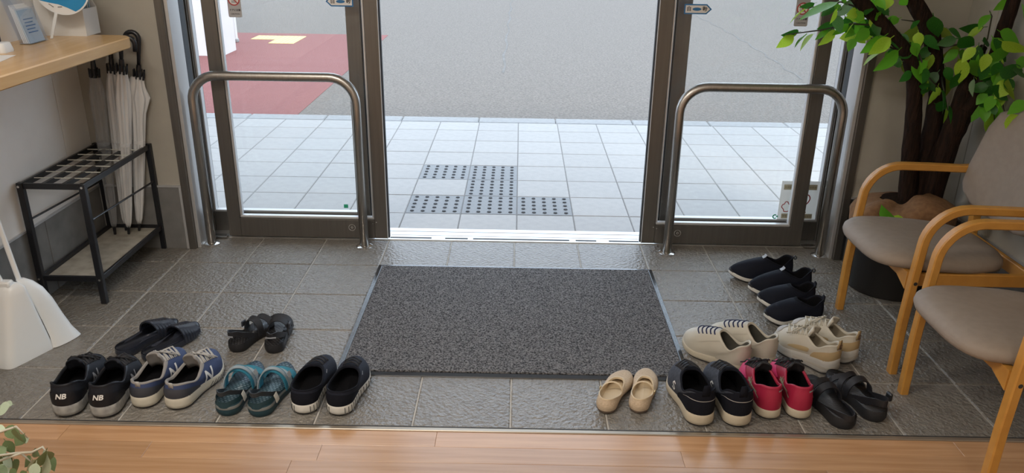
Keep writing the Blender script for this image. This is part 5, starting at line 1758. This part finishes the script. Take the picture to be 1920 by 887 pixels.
def sandal_teal(loc, deg, side, label):
    s = Last(0.262, 0.102, side, heel=0.034, fore=0.024, spring=0.018)
    t = shoe_root('trekking_sandal', loc, deg, label, 'sandal')
    sole_part(s, t, M_TEALD, mid=1.03, tread=False)
    MB().loft([s.loop(1.035, lambda q: s.zs(q) * 0.72), s.loop(1.045, lambda q: s.zs(q) * 0.82), s.loop(1.02, lambda q: s.zs(q) * 0.98), s.loop(0.99, lambda q: s.zs(q) * 1.08)], cap=False).build('midsole_band', mat('grey_midsole', (0.16, 0.17, 0.165), 0.7), t, 'all')
    MB().loft([s.loop(0.96, lambda q: s.zs(q) + 0.005), s.loop(0.90, lambda q: s.zs(q) + 0.003), s.loop(0.7, lambda q: s.zs(q) + 0.0015)]).build('footbed', foot_texture('teal_footbed', (0.035, 0.075, 0.10), (0.19, 0.27, 0.32), 'brick', 24), t, 'all')
    arc_strap(s, t, M_TEAL, 0.76, 0.72, 0.040, 0.022, 0.0035, 'toe_strap', lo=0.8)
    arc_strap(s, t, M_GREYSTRAP, 0.62, 0.74, 0.050, 0.012, 0.003, 'cross_strap', lo=0.8)
    arc_strap(s, t, M_TEAL, 0.54, 0.47, 0.074, 0.026, 0.0035, 'instep_strap', lo=0.8)
    arc_strap(s, t, M_GREYSTRAP, 0.58, 0.36, 0.082, 0.011, 0.003, 'ankle_strap', lo=0.8)
    hs = heel_strap(s, t, mat('teal_black_web', (0.016, 0.022, 0.028), 0.7), 0.42, 0.084, 0.014, 0.0035)
    xs = s.side * 1.0
    MB().loft([[(s.cx(.1) + s.hw(0.12) * 1.02 * math.cos(a) , 0.055 - 0.058 * math.sin(a), z) for a in [PI * k / 14 for k in range(15)]] for z in (s.heel - 0.003, s.heel + 0.010, s.heel + 0.020)], cap=False, closed=False).build('heel_cup', M_TEALD, t, 'all')
    x = s.cx(0.2) + (s.hw(0.2) + 0.004)
    MB().ribbon([Vector((x, 0.05, 0.060)), Vector((x + 0.004, 0.052, 0.046)), Vector((x + 0.006, 0.054, 0.032))], (0, 1, 0), 0.020, 0.0015).build('size_tag', M_TAGW, t)
    x = s.cx(0.6) + (s.hw(0.56) + 0.002)
    MB().ribbon([Vector((x - 0.004, 0.60 * s.L, 0.074)), Vector((x + 0.003, 0.60 * s.L, 0.058))], (0, 1, 0), 0.018, 0.0015).build('strap_tag', M_GREYL, t)
    return t
sandal_teal((-0.880, -1.478), 87, -1, 'teal trekking sandal with grey tag, next to the navy running shoes')
sandal_teal((-0.783, -1.480), 82, 1, 'teal trekking sandal with bright strap, next to the black sock sneakers')

# ---- black knit sneakers with segmented white soles
def sneaker_sock(loc, deg, side, label):
    s = Last(0.268, 0.106, side, heel=0.034, fore=0.026, spring=0.016, hz=0.086, az=0.074, tz=0.090, y0=0.02, y1=0.58, cw=0.045, toe=0.043, rim=0.004)
    t = shoe_root('knit_sneaker', loc, deg, label, 'shoe')
    sole_part(s, t, M_WHITES, mid=1.05, grooves=16)
    upper_part(s, t, M_GREYKNIT if False else mat('ink_knit', (0.014, 0.017, 0.028), 0.85, spec=0.25, bump=(600, 0.5, 0.0008)), M_LININGB, rim_mt=M_BLKKNIT)
    patch(s, t, 'heel_panel', M_BLKKNIT, -1.3, 1.3, lambda f: 0.01, lambda f: 0.30 + 0.50 * math.sin(PI * f) ** 0.5, 0.0012)
    laces(s, t, M_BLACKLACE, 3, 0.0016, 0.62, 0.86, 0.5, bow=False)
    overlay(s, t, 'side_mark', M_LOGOG, 2.1, 0.80, strip_geo([(-0.008, 0), (0.008, 0.004)], (0.003, 0.0015), 4), 0.002)
    return t
sneaker_sock((-0.645, -1.462), 87, -1, 'black knit sneaker with white segmented sole, teal sandal side')
sneaker_sock((-0.537, -1.466), 84, 1, 'black knit sneaker with white segmented sole, nearest the entrance mat corner')

# ---- beige ballet flats with ankle strap
def flat(loc, deg, side, label):
    s = Last(0.243, 0.084, side, heel=0.012, fore=0.008, spring=0.006, hz=0.052, az=0.036, tz=0.040, y0=0.03, y1=0.70, cw=0.031, toe=0.034, rim=0.003, bulge=1.6)
    t = shoe_root('ballet_flat', loc, deg, label, 'shoe')
    sole_part(s, t, mat('brown_sole', (0.10, 0.07, 0.05), 0.6), mid=0.99, low=0.90, tread=False)
    upper_part(s, t, M_BEIGE, M_BEIGEIN, rim_mt=M_BEIGEIN)
    c0 = s.collar(1.55) ; c1 = s.collar(2 * PI - 1.55)
    pts = []
    for q in range(13):
        a = PI * q / 12
        p = c0.lerp(c1, (1 - math.cos(a)) / 2)
        pts.append(Vector((p.x * 1.05, p.y + 0.030 * math.sin(a) , p.z - 0.004 + 0.020 * math.sin(a))))
    MB().ribbon(pts, (0, 1, 0.3), 0.0065, 0.0016).build('ankle_strap', M_BEIGEIN, t, 40)
    x = s.side * (s.cw + 0.004)
    bk = MB()
    p = s.collar(1.55 if s.side > 0 else 2 * PI - 1.55)
    bk.tube([p + Vector((s.side * 0.003, -0.006, -0.004)), p + Vector((s.side * 0.0045, -0.006, 0.006)), p + Vector((s.side * 0.0045, 0.006, 0.006)), p + Vector((s.side * 0.003, 0.006, -0.004)), p + Vector((s.side * 0.003, -0.006, -0.004))], 0.0012, 6)
    bk.build('buckle', mat('brass', (0.6, 0.42, 0.18), 0.3, 0.9), t)
    return t
flat((0.292, -1.428), 68, -1, 'beige ballet flat with ankle strap, farther from the slate sneakers')
flat((0.396, -1.424), 72, 1, 'beige ballet flat with ankle strap, next to the slate sneakers')

# ---- slate knit sneakers with beige soles and tall heel tabs
def sneaker_slate(loc, deg, side, label):
    s = Last(0.280, 0.112, side, heel=0.040, fore=0.028, spring=0.014, hz=0.122, az=0.092, tz=0.122, y0=0.02, y1=0.53, cw=0.045, toe=0.050, rim=0.004)
    t = shoe_root('walking_sneaker', loc, deg, label, 'shoe')
    sole_part(s, t, M_BEIGES, mid=1.06)
    upper_part(s, t, M_GREYKNIT, M_LININGB, rim_mt=M_BLKKNIT)
    patch(s, t, 'heel_panel', M_BLKKNIT, -1.45, 1.45, lambda f: 0.01, lambda f: 0.62 + 0.36 * math.sin(PI * f), 0.0014)
    patch(s, t, 'seam_piping', M_GREYLACE, -1.2, 1.2, lambda f: 0.60, lambda f: 0.625, 0.0022, m_=1)
    heel_tab(s, t, M_BLKKNIT, 0.024, 0.024)
    laces(s, t, M_BLACKLACE, 4, 0.0020, 0.55, 0.9, 0.6, bow=False)
    c = [(-0.010, -0.008), (0.002, -0.011), (0.009, -0.005), (0.001, 0.0), (-0.007, 0.004), (0.0, 0.011), (0.011, 0.009)]
    for sg in (2 * PI - 1.78, 1.78):
        mk = overlay(s, t, 'swirl_logo', M_LOGOW, sg, 0.45, strip_geo([(a * 1.1, b * 1.2) for a, b in c], 0.005, 5), 0.0024, label='pale swirl logo')
    return t
sneaker_slate((0.590, -1.486), 97, -1, 'slate and black knit sneaker with pale swirl logo, beside the beige flats')
sneaker_slate((0.702, -1.486), 94, 1, 'slate and black knit sneaker with heel tab, beside the red pair')

# ---- raspberry red running shoes
def running_red(loc, deg, side, label):
    s = Last(0.260, 0.099, side, heel=0.032, fore=0.024, spring=0.014, hz=0.112, az=0.092, tz=0.120, y1=0.52, cw=0.037, toe=0.048, rim=0.006)
    t = shoe_root('running_shoe', loc, deg, label, 'shoe')
    sole_part(s, t, M_BEIGES, mid=1.05)
    upper_part(s, t, M_RED, M_LININGB, rim_mt=M_RED)
    patch(s, t, 'toe_panel', M_PINK, PI - 1.25, PI + 1.25, lambda f: 0.02, lambda f: 0.62, 0.0012)
    tongue(s, t, M_BLACKLACE, 0.022)
    laces(s, t, M_BLACKLACE, 5, 0.0026, 0.55, 0.98, 0.7, seed=int(12 + side))
    M_ST = mat('olive_grey_stripe', (0.30, 0.34, 0.24), 0.5)
    for sg in (1, -1):
        th = 1.30 if sg > 0 else 2 * PI - 1.30
        for a in (strip_geo([(-0.045 * sg, -0.004), (0.0, 0.010), (0.040 * sg, 0.018)], (0.0035, 0.0055), 8), strip_geo([(-0.03 * sg, 0.008), (0.01 * sg, 0.013), (0.040 * sg, 0.010)], (0.003, 0.004), 8),
                  strip_geo([(0.006 * sg, -0.012), (0.014 * sg, 0.028)], 0.004, 8), strip_geo([(0.018 * sg, -0.010), (0.026 * sg, 0.028)], 0.004, 8)):
            overlay(s, t, 'side_stripe', M_ST, th, 0.55, a, 0.0022)
    patch(s, t, 'heel_tab', M_LOGOG, 0.25, 0.75, lambda f: 0.80, lambda f: 0.86, 0.002, m_=1)
    return t
running_red((0.812, -1.442), 94, -1, 'raspberry red running shoe with black laces, slate sneaker side')
running_red((0.905, -1.440), 90, 1, 'raspberry red running shoe with black laces, black sandal side')

# ---- black strap sandals with fine lines on the footbed
def sandal_black(loc, deg, side, label, wide=False):
    s = Last(0.266, 0.104, side, heel=0.034, fore=0.026, spring=0.008)
    t = shoe_root('sport_sandal', loc, deg, label, 'sandal')
    M_ = mat('black_neoprene', (0.012, 0.012, 0.015), 0.5)
    sole_part(s, t, mat('black_rubber_sole', (0.014, 0.014, 0.016), 0.6), mid=1.02, tread=False)
    MB().loft([s.loop(0.97, lambda q: s.zs(q) + 0.004), s.loop(0.90, lambda q: s.zs(q) + 0.0025), s.loop(0.7, lambda q: s.zs(q) + 0.0012)]).build('footbed', foot_texture('lined_footbed', (0.012, 0.012, 0.015), (0.14, 0.15, 0.17), 'lines', 75), t, 'all')
    arc_strap(s, t, M_, 0.60, 0.78, 0.046, 0.020, 0.004, 'toe_strap')
    arc_strap(s, t, M_, 0.78, 0.58, 0.052, 0.020, 0.004, 'cross_strap')
    arc_strap(s, t, M_, 0.46, 0.50, 0.066, 0.026, 0.004, 'instep_strap')
    if wide:
        heel_strap(s, t, M_, 0.46, 0.072, 0.022, 0.004)
        MB().box(s.cx(0.1) + 0.034, s.cx(0.1) + 0.046, 0.02, 0.045, 0.058, 0.086, 0.004).build('buckle', M_BLACK, t)
    else:
        heel_strap(s, t, M_, 0.46, 0.046, 0.020, 0.004)
    return t
sandal_black((1.036, -1.488), 101, -1, 'black sport sandal with lined footbed, beside the red shoes')
sandal_black((1.148, -1.446), 102, 1, 'black sport sandal with raised heel strap, beside the armchair legs', True)

# ---- cream slip-in sneakers with navy elastic laces
def slip_in(loc, deg, side, label):
    s = Last(0.258, 0.098, side, heel=0.034, fore=0.026, spring=0.012, hz=0.108, az=0.080, tz=0.122, y0=0.0, y1=0.44, cw=0.037, toe=0.048, rim=0.006)
    t = shoe_root('slip_in_sneaker', loc, deg, label, 'shoe')
    sole_part(s, t, M_BEIGES if False else mat('ivory_sole', (0.50, 0.45, 0.35), 0.55, noise=(14, (0.42, 0.375, 0.28), 0.5)), mid=1.05)
    upper_part(s, t, M_CREAM, M_OLIVELIN, rim_mt=M_CREAM)
    patch(s, t, 'heel_counter', M_CREAM, -1.35, 1.35, lambda f: 0.01, lambda f: 0.35 + 0.42 * math.sin(PI * f), 0.0022)
    patch(s, t, 'lace_stay', M_CREAM, PI - 1.0, PI + 1.0, lambda f: 0.52 - 0.12 * abs(2 * f - 1), lambda f: 0.97, 0.0018)
    lc = MB()
    for k in range(5):
        v = 0.58 + 0.085 * k
        pts = []
        for q in range(9):
            f = q / 8
            th = PI - 0.62 + 1.24 * f
            p, _, _, nn = s.frame(th, v)
            pts.append(p + nn * 0.0030)
        lc.ribbon(pts, (0, 1, 0.4), 0.0062, 0.0016)
    lc.build('elastic_laces', M_NAVYLACE, t, 40)
    return t
slip_in((0.808, -1.160), 137, -1, 'cream slip-in sneaker with navy laces, nearer the mat')
slip_in((0.915, -1.108), 136, 1, 'cream slip-in sneaker with navy laces, nearer the chunky cream runners')

# ---- chunky cream runners
def runner(loc, deg, side, label):
    s = Last(0.258, 0.096, side, heel=0.050, fore=0.032, spring=0.014, hz=0.112, az=0.088, tz=0.116, y0=0.02, y1=0.50, cw=0.033, toe=0.044, rim=0.007, heel_lift=0.010)
    t = shoe_root('chunky_runner', loc, deg, label, 'shoe')
    so = sole_part(s, t, M_STONE, mid=1.07)
    q1 = [s.loop(1.075, lambda q: s.zb(q) + (s.zs(q) - s.zb(q)) * 0.42), s.loop(1.09, lambda q: s.zb(q) + (s.zs(q) - s.zb(q)) * 0.52), s.loop(1.07, lambda q: s.zb(q) + (s.zs(q) - s.zb(q)) * 0.62)]
    N = s.N
    idx = [k % N for k in range(-15, 16)]
    MB().loft([[lp[k] for k in idx] for lp in q1], cap=False, closed=False).build('heel_bumper', mat('taupe_sole', (0.38, 0.35, 0.30), 0.6), so, 'all')
    upper_part(s, t, M_CREAM, mat('sand_lining', (0.34, 0.29, 0.21), 0.85), rim_mt=M_CREAM)
    patch(s, t, 'heel_counter', mat('sand_panel', (0.40, 0.29, 0.15), 0.55), -1.2, 1.2, lambda f: 0.02, lambda f: 0.42 + 0.24 * math.sin(PI * f), 0.0018)
    for sg in (1, -1):
        a, b = (1.35, 1.95) if sg > 0 else (2 * PI - 1.95, 2 * PI - 1.35)
        patch(s, t, 'side_panel', M_TANP, a, b, lambda f: 0.20 + 0.1 * f, lambda f: 0.30 + 0.40 * math.sin(PI * f), 0.0018, 12)
    patch(s, t, 'toe_panel', mat('grey_suede', (0.42, 0.41, 0.40), 0.8), PI - 0.5, PI + 0.5, lambda f: 0.22, lambda f: 0.34 + 0.2 * math.sin(PI * f), 0.0016)
    tongue(s, t, M_CREAM, 0.026)
    laces(s, t, mat('ivory_lace', (0.52, 0.49, 0.41), 0.8), 5, 0.0023, seed=int(70 + side))
    ht = heel_tab(s, t, mat('sand_panel', (0.40, 0.29, 0.15), 0.55), 0.022, 0.020)
    b = s.collar(0.0)
    fm = MB()
    c = b + Vector((0, -0.0078, -0.002))
    for p, q in (((-0.006, -0.008), (0.006, -0.008)), ((0.006, -0.008), (0.006, 0.007)), ((0.006, 0.007), (-0.006, 0.007)), ((-0.006, 0.007), (-0.006, -0.008)), ((0, -0.008), (0.0, -0.002))):
        fm.tube([c + Vector((p[0], 0, p[1])), c + Vector((q[0], 0, q[1]))], 0.0009, 5)
    fm.build('tab_mark', mat('brown_print', (0.10, 0.05, 0.03), 0.6), ht)
    return t
runner((1.112, -1.165), 126, -1, 'chunky cream runner with tan panels, the nearer one to the red shoes')
runner((1.203, -1.094), 127, 1, 'chunky cream runner with tan panels, nearer the armchair leg')

# ---- navy black slip-ons pointing at the mat
def slip_on(loc, deg, side, label, L=0.265, loop=True, low=False):
    s = Last(L, 0.096, side, heel=0.030, fore=0.020, spring=0.022, hz=0.104 if loop else 0.100, az=0.078, tz=0.104 if loop else 0.096, y0=0.02, y1=0.46, cw=0.034, toe=0.030, point=0.85, rim=0.004)
    t = shoe_root('slip_on_shoe', loc, deg, label, 'shoe')
    sole_part(s, t, M_WHITES, mid=1.03)
    upper_part(s, t, mat('midnight_knit', (0.005, 0.007, 0.015), 0.8, spec=0.25, bump=(600, 0.4, 0.0008)), M_LININGB, rim_mt=M_BLKKNIT)
    patch(s, t, 'toe_cap', mat('black_bumper', (0.014, 0.014, 0.016), 0.35), PI - 0.42, PI + 0.42, lambda f: 0.0, lambda f: 0.05 + 0.09 * math.sin(PI * f), 0.0022)
    if loop:
        heel_tab(s, t, M_BLACKLACE, 0.010, 0.02, loop=True, name='pull_loop')
        tg = s.collar(PI)
        MB().ribbon([tg + Vector((0, 0.012, -0.002)), tg + Vector((0, 0.002, 0.004)), tg + Vector((0, -0.004, 0.012))], (1, 0, 0), 0.020, 0.0018).build('throat_tab', M_LOGOG, t)
    else:
        patch(s, t, 'seam_line', M_NAVYD, 1.1, 2.2, lambda f: 0.30 + 0.4 * f, lambda f: 0.33 + 0.4 * f, 0.002, 12, 1)
        heel_tab(s, t, M_BLKKNIT, 0.022, 0.010)
    return t
slip_on((1.205, -0.375), 184, -1, 'midnight slip-on with pull loop and white sole, farthest from the wooden floor', 0.272)
slip_on((1.240, -0.508), 184, 1, 'midnight slip-on with pull loop, second from the glass door')
slip_on((1.210, -0.640), 183, -1, 'low midnight slip-on without loop, between the looped pair and its mate', 0.225, False)
slip_on((1.200, -0.765), 183, 1, 'low midnight slip-on with curved white sole, just behind the cream runners', 0.230, False)
